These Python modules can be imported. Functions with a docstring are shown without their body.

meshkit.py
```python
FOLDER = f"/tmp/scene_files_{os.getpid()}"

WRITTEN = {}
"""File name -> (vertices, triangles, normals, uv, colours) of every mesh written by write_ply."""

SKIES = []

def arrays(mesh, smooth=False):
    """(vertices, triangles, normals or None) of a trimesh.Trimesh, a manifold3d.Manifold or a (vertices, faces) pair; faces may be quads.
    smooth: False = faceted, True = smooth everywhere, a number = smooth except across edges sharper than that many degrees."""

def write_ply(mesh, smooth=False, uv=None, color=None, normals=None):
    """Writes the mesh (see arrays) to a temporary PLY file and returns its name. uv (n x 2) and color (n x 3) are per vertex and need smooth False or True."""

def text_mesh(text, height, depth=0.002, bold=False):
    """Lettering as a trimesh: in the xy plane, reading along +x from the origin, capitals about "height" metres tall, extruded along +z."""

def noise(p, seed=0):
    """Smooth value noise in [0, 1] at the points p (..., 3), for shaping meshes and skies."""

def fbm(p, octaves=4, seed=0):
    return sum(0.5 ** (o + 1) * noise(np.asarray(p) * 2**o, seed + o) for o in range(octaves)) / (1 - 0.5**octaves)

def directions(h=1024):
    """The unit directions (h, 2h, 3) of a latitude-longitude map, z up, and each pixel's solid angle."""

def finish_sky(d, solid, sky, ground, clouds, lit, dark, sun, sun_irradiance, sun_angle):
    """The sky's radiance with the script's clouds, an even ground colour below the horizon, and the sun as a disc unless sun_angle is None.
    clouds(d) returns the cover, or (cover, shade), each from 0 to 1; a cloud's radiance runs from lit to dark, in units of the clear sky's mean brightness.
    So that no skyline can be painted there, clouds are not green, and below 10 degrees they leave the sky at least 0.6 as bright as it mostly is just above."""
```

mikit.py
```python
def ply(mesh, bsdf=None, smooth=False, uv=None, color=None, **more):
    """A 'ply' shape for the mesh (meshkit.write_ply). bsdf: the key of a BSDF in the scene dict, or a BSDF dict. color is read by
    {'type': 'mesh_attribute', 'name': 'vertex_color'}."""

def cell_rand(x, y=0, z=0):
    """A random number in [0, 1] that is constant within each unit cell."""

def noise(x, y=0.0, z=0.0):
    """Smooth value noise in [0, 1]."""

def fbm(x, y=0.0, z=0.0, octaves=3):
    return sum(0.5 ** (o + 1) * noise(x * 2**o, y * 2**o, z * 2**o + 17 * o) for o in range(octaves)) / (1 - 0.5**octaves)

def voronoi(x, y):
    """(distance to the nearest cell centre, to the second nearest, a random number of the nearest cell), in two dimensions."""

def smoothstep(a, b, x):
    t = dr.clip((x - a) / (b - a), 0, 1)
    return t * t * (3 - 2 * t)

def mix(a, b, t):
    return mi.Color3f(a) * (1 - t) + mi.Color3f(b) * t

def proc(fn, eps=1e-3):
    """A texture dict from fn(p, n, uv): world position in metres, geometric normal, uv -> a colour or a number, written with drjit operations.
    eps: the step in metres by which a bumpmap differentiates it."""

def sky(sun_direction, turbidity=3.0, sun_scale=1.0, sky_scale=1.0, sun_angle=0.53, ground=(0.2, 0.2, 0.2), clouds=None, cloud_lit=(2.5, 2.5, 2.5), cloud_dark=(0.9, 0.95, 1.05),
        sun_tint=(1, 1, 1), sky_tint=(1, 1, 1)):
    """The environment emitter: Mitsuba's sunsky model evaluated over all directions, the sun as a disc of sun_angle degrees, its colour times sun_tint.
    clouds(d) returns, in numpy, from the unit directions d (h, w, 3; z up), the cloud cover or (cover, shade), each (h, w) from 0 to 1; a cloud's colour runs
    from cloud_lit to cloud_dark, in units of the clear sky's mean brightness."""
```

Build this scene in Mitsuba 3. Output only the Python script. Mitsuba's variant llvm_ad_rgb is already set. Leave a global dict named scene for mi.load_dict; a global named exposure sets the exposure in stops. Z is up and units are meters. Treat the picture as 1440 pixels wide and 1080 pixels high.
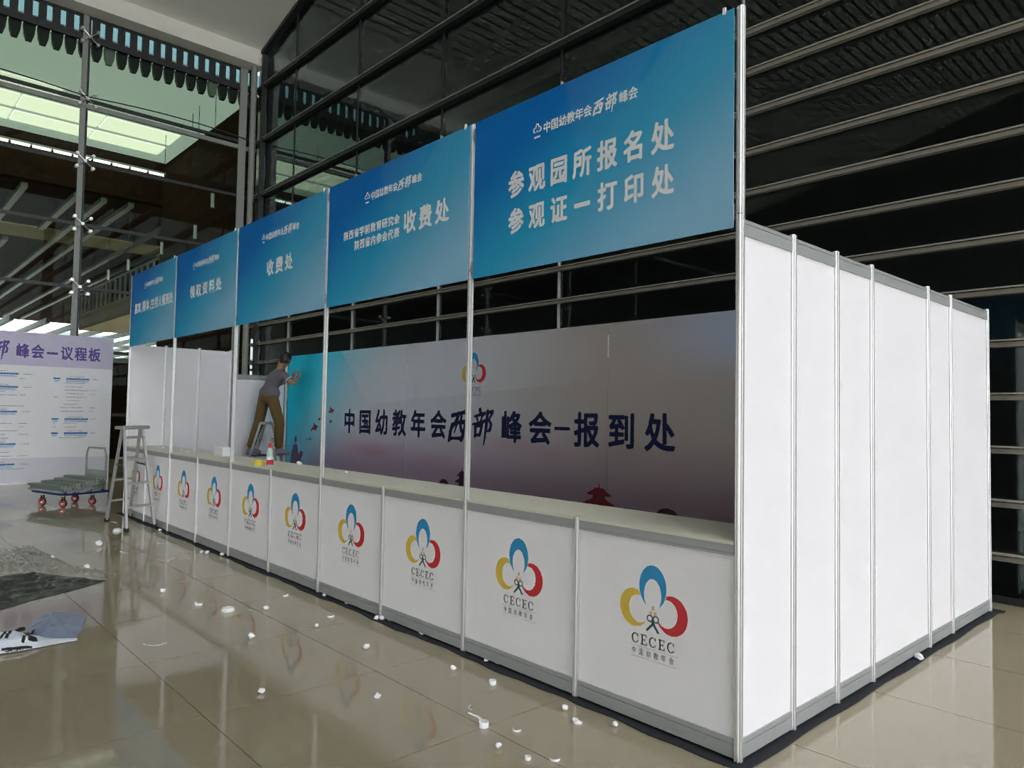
import math, random
import numpy as np
import trimesh, manifold3d as m3
import mitsuba as mi, drjit as dr
import mikit
from meshkit import noise as np_noise, fbm as np_fbm
from shapely import affinity, union_all, box as sbox
from shapely.geometry import Polygon, LineString, Point, MultiPolygon

T = mi.ScalarTransform4f
scene, labels = {}, {}

# ------------------------------------------------------------------ camera, daylight, exposure
CAM = np.array([1.73579, -3.02747, 1.56909])
FORWARD = np.array([-0.735414, 0.676363, 0.041225])
UP = np.array([0.018593, -0.040674, 0.998999])
scene['camera'] = {
    'type': 'perspective', 'fov_axis': 'x', 'fov': 2 * math.degrees(math.atan(720 / 1012.19)),
    'near_clip': 0.05, 'far_clip': 1000.0,
    'to_world': T().look_at(origin=CAM.tolist(), target=(CAM + FORWARD).tolist(), up=UP.tolist())}


def overcast(d):
    n = np_fbm(d * np.array([2.2, 2.2, 5.0]) + 7.3, 4, 3)
    return np.ones(d.shape[:-1]), np.clip((n - 0.35) * 1.2, 0, 1)


# overcast daylight; it enters through the tall open entrance side of the hall (x = 30) and an unseen roof opening and south opening added for fill
scene['sky'] = mikit.sky(sun_direction=[0.75, -0.45, 0.5], turbidity=4.0, sun_scale=0.0, sky_scale=1.0, clouds=overcast,
                         cloud_lit=(1.75, 1.8, 1.85), cloud_dark=(1.2, 1.25, 1.32), ground=(0.25, 0.25, 0.24))
exposure = 4.68
LUM = 0.044   # radiance of the wing lamps and the added ceiling glow

# ------------------------------------------------------------------ helpers
random.seed(11)
rng = np.random.default_rng(11)


def key_for(name):
    if name not in scene and name not in labels:
        return name
    i = 1
    while f'{name}_{i:03d}' in scene or f'{name}_{i:03d}' in labels:
        i += 1
    return f'{name}_{i:03d}'


def tag(key, label=None, cat=None, group=None, kind=None):
    d = labels.setdefault(key, {})
    for k, v in (('label', label), ('category', cat), ('group', group), ('kind', kind)):
        if v:
            d[k] = v
    return key


def thing(name, label, cat, group=None):
    return tag(key_for(name), label, cat, group)


def obj(name, mesh, mat, parent=None, smooth=False, label=None, kind=None, **more):
    key = key_for((parent + '__' if parent else '') + name)
    scene[key] = mikit.ply(mesh, mat, smooth, **more) if not isinstance(mesh, dict) else mesh
    if label or kind:
        tag(key, label, kind=kind)
    return key


def struct(name, mesh, mat, label, cat=None, **more):
    key = obj(name, mesh, mat, **more)
    return tag(key, label, cat, kind='structure')


def bx(x0, x1, y0, y1, z0, z1):
    m = trimesh.creation.box((abs(x1 - x0), abs(y1 - y0), abs(z1 - z0)))
    m.apply_translation(((x0 + x1) / 2, (y0 + y1) / 2, (z0 + z1) / 2))
    return m


def rbox(x0, x1, y0, y1, z0, z1, r=0.004, seg=6):
    pts = [m3.Manifold.sphere(r, seg).translate((a, b, c)) for a in (x0 + r, x1 - r) for b in (y0 + r, y1 - r) for c in (z0 + r, z1 - r)]
    return to_tri(m3.Manifold.batch_hull(pts))


def to_tri(man):
    m = man.to_mesh()
    return trimesh.Trimesh(np.array(m.vert_properties[:, :3]), np.array(m.tri_verts), process=False)


def cat(ms):
    return trimesh.util.concatenate([m for m in ms if m is not None])


def ext(poly, depth):
    gs = [g for g in getattr(poly, 'geoms', [poly]) if g.area > 1e-9]
    return cat([trimesh.creation.extrude_polygon(g, depth, engine='earcut') for g in gs])


def front(poly, y, depth=0.0006):
    """flat print on a face that looks towards -y: text x -> x, text y -> z."""
    m = ext(poly, depth)
    v = m.vertices.copy()
    m.vertices = np.stack([v[:, 0], y - v[:, 2], v[:, 1]], 1)
    return m


def east(poly, x, depth=0.0006):
    """flat print on a face that looks towards +x: text x -> y, text y -> z."""
    m = ext(poly, depth)
    v = m.vertices.copy()
    m.vertices = np.stack([x + v[:, 2], v[:, 0], v[:, 1]], 1)
    return m


def prism_x(profile, x0, x1):
    """profile (y, z) swept along x."""
    m = ext(Polygon(profile), x1 - x0)
    v = m.vertices.copy()
    m.vertices = np.stack([x0 + v[:, 2], v[:, 0], v[:, 1]], 1)
    return m


def prism_y(profile, y0, y1):
    """profile (x, z) swept along y."""
    m = ext(Polygon(profile), y1 - y0)
    v = m.vertices.copy()
    m.vertices = np.stack([v[:, 0], y1 - v[:, 2], v[:, 1]], 1)
    return m


def prism_z(poly, z0, z1):
    m = ext(poly, z1 - z0)
    m.apply_translation((0, 0, z0))
    return m


def tube(p0, p1, r, sides=10, r1=None):
    p0, p1 = np.array(p0, float), np.array(p1, float)
    d = p1 - p0
    L = np.linalg.norm(d)
    m = to_tri(m3.Manifold.cylinder(L, r, r if r1 is None else r1, sides))
    m.apply_transform(trimesh.geometry.align_vectors([0, 0, 1], d / L))
    m.apply_translation(p0)
    return m


def bar(p0, p1, w, h, up=(0, 0, 1)):
    """rectangular bar from p0 to p1: w across, h along up."""
    p0, p1 = np.array(p0, float), np.array(p1, float)
    d = p1 - p0
    L = np.linalg.norm(d)
    d = d / L
    s = np.cross(d, up)
    s /= np.linalg.norm(s)
    u = np.cross(s, d)
    m = trimesh.creation.box((L, w, h))
    M = np.eye(4)
    M[:3, 0], M[:3, 1], M[:3, 2], M[:3, 3] = d, s, u, (p0 + p1) / 2
    m.apply_transform(M)
    return m


def pipe(points, r, sides=8):
    return cat([tube(a, b, r, sides) for a, b in zip(points[:-1], points[1:])] + [trimesh.creation.icosphere(1, r).apply_translation(p) for p in points[1:-1]])


def shape_at(first, M):
    return {**scene[first], 'to_world': M}


# ------------------------------------------------------------------ materials
def principled(name, color, rough=0.5, metal=0.0, spec=0.5, **more):
    col = {'type': 'rgb', 'value': list(color)} if isinstance(color, (tuple, list)) else color
    scene[name] = {'type': 'twosided', 'bsdf': {'type': 'principled', 'base_color': col, 'roughness': rough, 'metallic': metal, 'specular': spec, **more}}
    return name


def tile_color(p, n, uv):
    a = mikit.fbm(p.x * 1.7, p.y * 1.7, 0.0, octaves=3)
    b = mikit.noise(p.x * 40.0, p.y * 40.0)
    r = mikit.cell_rand((p.x + 1.04) / 1.012, (p.y + 0.62) / 1.012)
    k = 0.93 + 0.08 * a + 0.03 * b + 0.04 * (r - 0.5)
    return mi.Color3f(0.31, 0.265, 0.18) * k


def far_tile_color(p, n, uv):
    fx = dr.abs(p.x / 1.012 - dr.round(p.x / 1.012))
    fy = dr.abs(p.y / 1.012 - dr.round(p.y / 1.012))
    joint = dr.select(dr.minimum(fx, fy) < 0.003, mi.Float(0.45), mi.Float(1.0))
    return mi.Color3f(0.31, 0.265, 0.18) * joint * (0.95 + 0.06 * mikit.noise(p.x * 1.7, p.y * 1.7))


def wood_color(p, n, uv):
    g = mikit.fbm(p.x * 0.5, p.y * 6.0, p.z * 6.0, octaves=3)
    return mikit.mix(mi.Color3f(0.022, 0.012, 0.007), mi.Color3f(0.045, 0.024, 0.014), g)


TILE = principled('tile_material', mikit.proc(tile_color), 0.06, spec=0.9)
FAR_TILE = principled('far_tile_material', mikit.proc(far_tile_color), 0.06, spec=0.9)
GROUT = principled('grout_material', (0.10, 0.085, 0.06), 0.8)
ALU = principled('anodised_aluminium', (0.80, 0.80, 0.80), 0.38, 0.75)
ALU_DULL = principled('matt_grey_aluminium', (0.335, 0.345, 0.34), 0.45, 0.15)
ALU_LINE = principled('recess_dark_grey', (0.06, 0.06, 0.062), 0.6)
WHITE = principled('white_laminate', (0.83, 0.80, 0.82), 0.42, spec=0.4)
WHITE_BOARD = principled('white_vinyl', (0.89, 0.885, 0.92), 0.5, spec=0.3)
COUNTER = principled('cream_counter_board', (0.62, 0.60, 0.50), 0.5, spec=0.4)
CARPET = principled('dark_grey_carpet', (0.035, 0.037, 0.042), 0.95, spec=0.1)
STEEL_DARK = principled('dark_painted_steel', (0.022, 0.026, 0.025), 0.45)
RAIL = principled('bronze_grey_rail', (0.27, 0.25, 0.205), 0.5, 0.1)
RAIL_TOP = principled('pale_rail_top', (0.40, 0.375, 0.315), 0.5, 0.1)
GREY_STEEL = principled('grey_painted_steel', (0.30, 0.31, 0.29), 0.45)
STAINLESS = principled('stainless_steel', (0.72, 0.72, 0.70), 0.28, 0.9)
CEILING = principled('pale_ceiling_metal', (0.82, 0.81, 0.76), 0.6)
SLAT = principled('ceiling_slat_metal', (0.60, 0.60, 0.56), 0.6)
BEAM_WHITE = principled('cream_beam_paint', (0.85, 0.815, 0.74), 0.6)
PALE = principled('pale_hall_ceiling_board', (0.60, 0.62, 0.56), 0.8)
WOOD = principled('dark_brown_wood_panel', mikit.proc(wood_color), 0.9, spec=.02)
TAN = principled('tan_slab_edge', (0.34, 0.27, 0.17), 0.7)
OFFICE = principled('plain_grey_room_finish', (0.30, 0.30, 0.29), 0.8)
WALL_GREY = principled('plain_grey_wall', (0.12, 0.12, 0.118), 0.8)
DARK_WALL = principled('charcoal_wall', (0.055, 0.056, 0.058), 0.8)
BLIND = principled('blue_grey_blind', (0.20, 0.24, 0.33), 0.7)
CONCRETE = principled('outdoor_paving', (0.55, 0.54, 0.51), 0.9)
FAR_GREY = principled('distant_grey_building', (0.30, 0.34, 0.38), 0.9)
INK = principled('black_print', (0.015, 0.015, 0.018), 0.5)
NAVY = principled('navy_print', (0.012, 0.016, 0.055), 0.6, spec=.1)
PURPLE = principled('purple_print', (0.10, 0.05, 0.30), 0.5)
P_BLUE = principled('blue_print', (0.012, 0.25, 0.50), 0.45)
P_YELLOW = principled('yellow_print', (0.66, 0.46, 0.045), 0.45)
P_RED = principled('red_print', (0.55, 0.018, 0.025), 0.45)
P_GREEN = principled('dark_green_print', (0.012, 0.06, 0.045), 0.5)
P_BEIGE = principled('beige_print', (0.62, 0.47, 0.28), 0.5)
P_WHITE = principled('white_print', (0.82, 0.83, 0.85), 0.5)
P_BAR = principled('table_blue_print', (0.05, 0.17, 0.42), 0.5)
P_BAR_PALE = principled('pale_blue_print', (0.45, 0.58, 0.75), 0.5)
P_LINE = principled('grey_text_print', (0.30, 0.28, 0.32), 0.6)
P_PINKLINE = principled('pink_text_print', (0.62, 0.40, 0.42), 0.6)
P_DUSK = principled('dusk_purple_print', (0.10, 0.075, 0.17), 0.5)
P_DARKRED = principled('dark_red_print', (0.20, 0.022, 0.03), 0.5)
P_MAROON = principled('maroon_print', (0.07, 0.02, 0.035), 0.5)
TRAP = principled('scrap_white', (0.84, 0.84, 0.85), 0.45)
RUBBER = principled('black_rubber', (0.015, 0.015, 0.015), 0.7)
CART_BLUE = principled('cart_blue_paint', (0.015, 0.035, 0.16), 0.4)
CART_RED = principled('cart_red_wheel', (0.42, 0.05, 0.04), 0.5)
PROFILE_GREEN = principled('greenish_grey_aluminium', (0.30, 0.335, 0.30), 0.45, 0.35)
PROFILE_B = principled('greenish_grey_aluminium_pale', (0.40, 0.44, 0.40), 0.42, 0.35)
PROFILE_C = principled('greenish_grey_aluminium_deep', (0.20, 0.235, 0.205), 0.5, 0.3)
PROFILE_LIGHT = principled('cut_aluminium_end', (0.62, 0.64, 0.62), 0.4, 0.5)
LADDER = principled('ladder_aluminium', (0.46, 0.46, 0.45), 0.42, 0.55)
SKIN = principled('skin', (0.34, 0.18, 0.115), 0.55)
HAIR = principled('black_hair', (0.012, 0.010, 0.009), 0.5)
SHIRT = principled('grey_shirt_cloth', (0.155, 0.145, 0.165), 0.9, spec=0.1)
TROUSERS = principled('olive_brown_cloth', (0.155, 0.105, 0.042), 0.9, spec=0.1)
SHOE = principled('grey_canvas_shoe', (0.19, 0.18, 0.21), 0.8)
BAND = principled('white_cloth_edge', (0.75, 0.76, 0.78), 0.8)
BAG_WHITE = principled('white_plastic_film', (0.70, 0.74, 0.80), 0.32)
BAG_BLUE = principled('blue_grey_plastic_film', (0.20, 0.235, 0.33), 0.3)
DARK_FILM = principled('dark_grey_plastic_film', (0.04, 0.042, 0.038), 0.22, spec=0.8)
YELLOW = principled('yellow_tape', (0.70, 0.55, 0.06), 0.5)
RED = principled('red_label', (0.60, 0.03, 0.04), 0.45)
TEAL_LIGHT = principled('pale_green_plastic', (0.45, 0.62, 0.58), 0.4)
FIXTURE = principled('lamp_housing', (0.45, 0.45, 0.42), 0.5)
scene['clear_glass'] = {'type': 'thindielectric', 'int_ior': 1.5, 'specular_reflectance': {'type': 'rgb', 'value': [0.10, 0.11, 0.10]}, 'specular_transmittance': {'type': 'rgb', 'value': [0.70, 0.80, 0.72]}}
scene['facade_glass'] = {'type': 'thindielectric', 'int_ior': 1.52, 'specular_reflectance': {'type': 'rgb', 'value': [0.86, 1.0, 1.0]},
                         'specular_transmittance': {'type': 'rgb', 'value': [0.17, 0.20, 0.19]}}
scene['teal_glass'] = {'type': 'thindielectric', 'int_ior': 1.5, 'specular_transmittance': {'type': 'rgb', 'value': [0.06, 0.115, 0.12]}}
scene['clear_film'] = {'type': 'blendbsdf', 'weight': 0.02, 'a': {'type': 'thindielectric', 'int_ior': 1.3},
                       'b': {'type': 'twosided', 'bsdf': {'type': 'principled', 'base_color': {'type': 'rgb', 'value': [0.75, 0.76, 0.74]}, 'roughness': 0.25}}}
GLASS, FGLASS, TGLASS, FILM = 'clear_glass', 'facade_glass', 'teal_glass', 'clear_film'


def lamp(mesh, rgb, name, parent=None, **k):
    key = obj(name, mesh, 'white_vinyl', parent, **k)
    scene[key]['emitter'] = {'type': 'area', 'radiance': {'type': 'rgb', 'value': list(rgb)}}
    return key


# ------------------------------------------------------------------ lettering (outlines on a 200 unit grid)
GLYPHS = {
    '中': [[[20,61,20,157,91,157,91,192,106,193,108,157,180,156,180,63,165,63,164,74,108,74,107,9,91,9,91,74,35,74,34,62],[107,90,165,89,165,142,108,142],[34,90,91,89,91,142,35,142]]],
    '主': [[[11,29,92,31,91,79,30,80,30,94,92,94,92,137,21,138,21,152,107,153,107,155,96,165,75,183,87,192,104,179,123,161,117,152,179,152,179,138,108,137,108,94,170,94,171,80,108,79,108,31,189,30,189,15,12,15]]],
    '人': [[[10,20,40,42,56,60,66,75,77,98,86,128,90,156,91,191,108,192,107,162,109,145,117,115,126,91,140,67,153,51,171,36,192,22,181,10,162,21,146,35,134,48,121,68,110,90,100,117,91,89,82,70,61,41,43,23,21,9]]],
    '代': [[[65,122,66,124,113,130,111,190,125,189,129,132,189,139,190,125,130,117,135,86,143,58,151,42,159,32,171,26,175,28,180,40,183,60,195,53,190,28,183,13,175,9,161,11,149,18,138,32,124,66,115,115,68,110]],[[144,180,154,188,181,163,187,156,175,149]],[[5,107,40,150,62,190,76,186,69,169,55,145,55,9,40,9,40,121,38,121,14,95]]],
    '会': [[[9,123,10,125,43,142,67,158,87,176,101,192,115,187,110,178,135,157,162,140,192,126,182,113,149,129,147,116,54,116,52,128,20,111],[58,132,59,130,146,131,121,149,101,167,77,146]],[[19,77,19,92,183,92,183,77,96,77,56,33,144,38,143,42,123,62,135,69,163,41,181,17,168,9,156,25,152,25,57,17,32,13,27,28,35,33,49,47,74,77]]],
    '体': [[[63,41,52,53,68,68,82,87,98,116,107,136,60,138,60,152,115,152,116,191,130,192,131,152,190,152,190,138,141,137,150,113,163,91,178,70,194,53,184,42,172,53,158,73,132,124,131,60,162,59,163,47,131,45,131,10,116,10,116,45,83,47,84,59,116,60,115,123,94,81,72,50]],[[6,111,31,148,50,191,64,188,46,145,46,9,32,9,32,117,30,117,15,98]]],
    '内': [[[21,8,20,158,92,158,94,193,108,192,108,158,180,158,180,23,175,13,165,9,135,9,129,23,162,23,166,26,165,143,108,143,104,118,146,78,159,63,159,60,148,52,129,74,100,102,82,74,67,60,51,49,40,60,63,76,80,96,89,117,92,143,36,143,35,9]]],
    '到': [[[138,26,165,27,168,29,168,189,182,189,182,24,179,18,172,14,143,13]],[[129,54,128,175,141,175,142,55]],[[15,166,15,179,117,179,116,166,63,166,41,130,89,133,76,153,87,159,104,137,117,116,106,109,98,121,24,113,19,126,30,137,45,165]],[[13,31,14,33,59,42,59,74,20,75,20,88,58,88,59,109,72,109,74,88,113,87,112,75,73,74,73,44,114,51,115,38,17,18]]],
    '前': [[[12,147,11,161,59,161,55,170,42,187,55,193,64,183,74,168,75,165,71,163,71,161,125,161,145,193,160,188,144,161,189,160,189,147]],[[137,9,132,23,158,23,161,25,161,132,176,133,175,19,172,13,165,11]],[[122,45,121,126,134,127,135,46]],[[24,9,23,128,96,129,96,23,94,15,83,10,62,9,57,21,81,24,81,53,38,53,37,10],[38,65,81,65,82,84,38,85],[38,97,81,97,82,115,38,116]]],
    '印': [[[108,9,107,178,182,178,182,49,178,44,172,41,144,39,138,54,163,55,168,57,168,163,122,164,121,9]],[[12,47,19,53,21,60,21,169,79,188,90,176,36,159,36,123,90,122,91,108,36,107,36,55,39,54,89,66,91,53,19,32]]],
    '参': [[[9,74,40,94,60,113,11,114,11,127,71,128,80,146,36,143,32,156,60,172,86,193,99,186,65,161,65,159,137,162,137,164,117,178,128,186,158,165,179,147,167,138,154,150,98,148,90,128,190,127,189,114,140,114,162,93,192,77,183,64,165,74,148,86,121,114,80,114,66,97,50,82,20,63]],[[43,8,37,21,82,28,111,36,133,46,152,60,165,53,155,44,139,34,115,24,94,17]],[[49,51,98,66,127,81,139,75,115,60,71,44,57,41]],[[52,80,52,82,90,94,109,104,121,98,98,84,62,71]]],
    '取': [[[105,9,96,20,121,41,137,64,122,106,111,155,101,156,101,170,177,171,185,169,182,143,174,111,166,86,154,63,169,42,193,21,182,10,160,29,145,48,132,31,107,9],[125,155,135,108,146,80,160,115,170,155]],[[8,49,23,54,23,169,10,170,10,183,100,183,100,170,86,169,86,64,102,65,104,53,86,48,86,9,71,9,71,46,12,36],[38,56,40,55,71,60,71,86,38,86],[38,101,71,100,71,128,38,128],[39,170,38,142,71,142,71,169]]],
    '名': [[[18,65,11,79,54,92,82,105,53,130,64,139,98,114,126,135,145,157,145,159,72,159,48,138,24,125,15,137,36,149,53,161,69,176,81,193,98,189,87,172,159,173,168,167,153,143,135,123,115,108,93,93,170,92,169,8,155,8,154,19,66,19,65,8,51,8,50,74],[66,33,154,33,155,78,66,78]]],
    '嘉': [[[14,167,14,179,91,179,93,193,107,192,108,179,188,178,187,167,107,166,108,155,174,155,173,144,27,144,27,155,91,155,92,166]],[[15,8,9,18,29,28,41,42,16,43,15,54,45,55,47,67,13,69,13,80,65,81,57,96,34,96,34,133,167,132,167,96,142,96,143,92,137,81,186,80,186,69,61,69,60,55,98,54,94,26,91,17,88,13,80,10,57,10,54,20,77,22,81,31,82,43,56,43,51,33,42,22,21,10],[48,107,152,106,153,121,49,122],[73,94,81,81,119,80,127,95,74,96]],[[109,58,178,59,178,9,165,9,164,15,124,15,122,9,110,9],[123,27,164,26,164,47,124,48]]],
    '园': [[[17,8,17,183,184,183,184,8,169,8,168,18,32,18,31,8],[31,33,168,32,168,169,32,169]],[[37,47,53,56,64,68,69,83,72,99,71,102,40,102,40,114,160,114,159,102,122,101,123,57,125,55,146,56,149,60,150,74,151,75,162,70,160,54,154,45,148,43,123,43,112,47,109,54,108,102,86,102,79,68,73,57,64,47,45,37]],[[53,136,53,149,148,148,147,136]]],
    '国': [[[18,8,17,183,183,183,183,8,168,8,166,18,33,18,32,8],[32,33,167,33,167,169,33,169]],[[47,51,46,64,92,65,91,97,54,98,55,110,92,110,92,139,49,139,49,152,151,152,150,139,106,139,106,110,146,110,146,98,106,97,106,65,155,64,155,51]],[[138,66,119,89,129,93,148,72]]],
    '处': [[[19,8,8,20,36,39,56,63,46,84,37,108,23,86,11,94,22,114,31,136,45,191,60,188,55,161,92,161,102,158,93,110,86,87,75,63,76,61,96,44,120,34,146,30,192,29,186,14,148,14,128,16,112,20,94,27,81,35,66,49,47,27,21,9],[45,130,55,97,65,78,77,106,85,146,51,147]],[[124,45,123,191,138,192,139,142,144,143,147,140,173,109,187,90,174,82,156,108,139,126,139,45]]],
    '媒': [[[71,24,98,44,117,65,78,66,78,79,127,80,126,97,95,98,95,157,78,158,78,170,95,171,96,193,109,192,110,171,156,171,157,192,171,192,171,171,189,171,189,159,171,157,171,98,142,97,141,80,189,79,188,66,150,65,167,46,194,25,183,14,161,32,142,54,141,9,127,8,126,55,103,29,81,13],[109,111,156,110,157,127,110,128],[109,141,156,140,157,157,110,158]],[[8,19,27,37,39,55,13,78,25,136,11,137,11,150,28,151,33,192,46,192,42,152,66,152,73,150,68,100,57,59,75,38,65,28,50,45,35,24,17,9],[28,85,45,71,55,104,58,137,39,137]]],
    '学': [[[13,65,13,79,92,79,92,94,124,111,46,112,47,125,147,126,156,118,134,101,108,88,107,80,189,78,188,65,108,65,106,18,100,12,85,9,61,9,54,22,86,23,92,25,92,65]],[[16,158,48,160,32,185,44,190,61,168,63,163,60,159,99,159,96,170,85,189,97,194,106,182,113,167,114,163,109,160,136,159,157,191,158,191,172,186,154,160,185,159,186,120,171,120,170,146,31,146,30,120,17,120]]],
    '宾': [[[12,65,43,67,43,134,109,141,152,149,160,137,117,129,59,123,58,108,174,108,174,95,141,94,141,67,187,66,187,54,13,53],[58,67,125,66,125,94,59,94]],[[121,37,120,39,128,49,185,20,177,8]],[[16,171,94,172,86,189,101,193,115,172,184,172,185,131,169,131,168,158,32,158,31,131,17,130]],[[23,9,12,21,43,35,64,48,78,41,52,24]]],
    '峰': [[[78,106,78,108,107,118,125,129,109,149,88,132,78,142,103,166,119,192,133,189,128,176,169,176,177,172,164,148,149,130,170,118,192,111,184,98,159,107,137,120,112,106,86,96,84,96],[118,160,126,149,137,138,147,149,157,163,120,164]],[[85,32,84,44,129,45,128,59,93,60,93,70,128,70,128,83,92,83,92,95,128,95,129,107,142,107,144,95,180,94,179,83,143,83,143,70,179,70,180,60,144,59,143,45,187,44,187,32,143,32,142,8,129,9,128,32]],[[15,35,14,158,26,158,26,49,37,49,38,190,50,191,51,51,63,52,63,158,74,159,75,32,64,31,62,38]]],
    '年': [[[10,68,42,69,43,123,102,124,102,154,54,154,38,131,23,114,11,123,37,156,56,193,70,189,63,168,181,168,180,154,118,153,118,123,177,122,176,109,118,109,118,69,190,69,191,55,118,54,117,8,102,9,102,54,11,54],[58,109,58,69,102,69,102,109]]],
    '幼': [[[11,113,20,124,32,148,49,192,64,186,53,157,33,117,68,119,81,143,95,136,68,88,39,46,81,52,70,78,82,83,103,36,112,52,120,71,124,95,127,131,99,132,99,145,127,146,128,192,141,192,142,146,184,145,182,51,180,30,177,21,173,16,166,13,141,12,140,13,136,25,159,26,165,31,168,59,169,132,141,131,137,87,128,51,115,26,97,8,86,19,98,31,89,28,85,39,17,25,12,38,19,44,32,60,60,104,16,100]]],
    '所': [[[81,19,97,42,105,73,107,90,107,172,151,181,178,190,187,177,166,170,122,160,123,125,191,124,191,110,168,109,168,10,153,10,152,110,122,110,120,67,110,34,101,18,93,8]],[[6,17,15,43,19,71,20,172,61,180,88,188,97,177,97,175,75,168,34,161,35,142,88,142,88,83,34,83,30,46,23,17,18,8],[34,97,73,97,74,128,35,128]]],
    '打': [[[85,161,84,176,192,175,192,161,157,160,157,26,154,17,147,12,134,10,108,9,102,24,137,25,141,29,141,160]],[[8,85,40,95,40,137,10,138,10,151,40,152,40,192,54,193,55,152,82,151,82,138,55,137,55,100,82,107,84,94,55,83,55,25,53,18,49,14,38,11,20,11,16,24,36,24,40,27,40,78,13,72]]],
    '报': [[[86,9,85,185,179,186,178,161,175,142,171,134,163,130,125,131,121,142,159,143,162,153,163,172,100,172,100,118,176,118,185,114,176,82,156,47,173,33,192,21,182,9,163,20,146,35,126,17,110,8,101,19,120,31,136,47,120,72,106,103,100,104,100,9],[121,101,135,74,146,59,160,83,167,103,121,104]],[[7,86,38,95,38,137,10,138,9,151,37,152,38,192,53,193,53,152,76,151,75,138,53,137,53,100,75,105,77,92,53,83,53,25,52,18,47,12,34,9,13,9,10,22,33,22,37,25,38,78,11,71]]],
    '持': [[[73,114,73,127,125,128,125,153,83,153,82,165,125,167,126,191,139,191,140,166,182,166,182,153,139,152,140,127,192,127,191,114,166,113,166,91,190,91,191,78,166,77,166,23,161,13,149,9,128,9,124,22,149,23,151,25,151,77,75,78,75,91,151,91,151,113]],[[111,30,91,66,102,71,117,50,124,37]],[[6,85,34,95,34,137,9,138,9,151,34,152,34,191,47,192,48,152,70,151,69,138,48,137,48,100,68,105,70,92,48,83,48,21,46,15,40,11,17,9,13,21,32,23,34,25,34,78,10,72]]],
    '收': [[[82,104,101,139,116,192,131,189,123,154,191,153,191,140,176,139,164,90,150,60,169,38,192,22,183,10,165,21,141,46,116,21,95,9,86,21,112,38,132,61,120,86,109,116,93,93],[117,136,130,96,141,76,153,106,161,139,118,139]],[[13,57,19,69,19,170,34,170,34,70,36,69,65,79,65,189,79,189,80,9,65,9,64,63,19,45]]],
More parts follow.
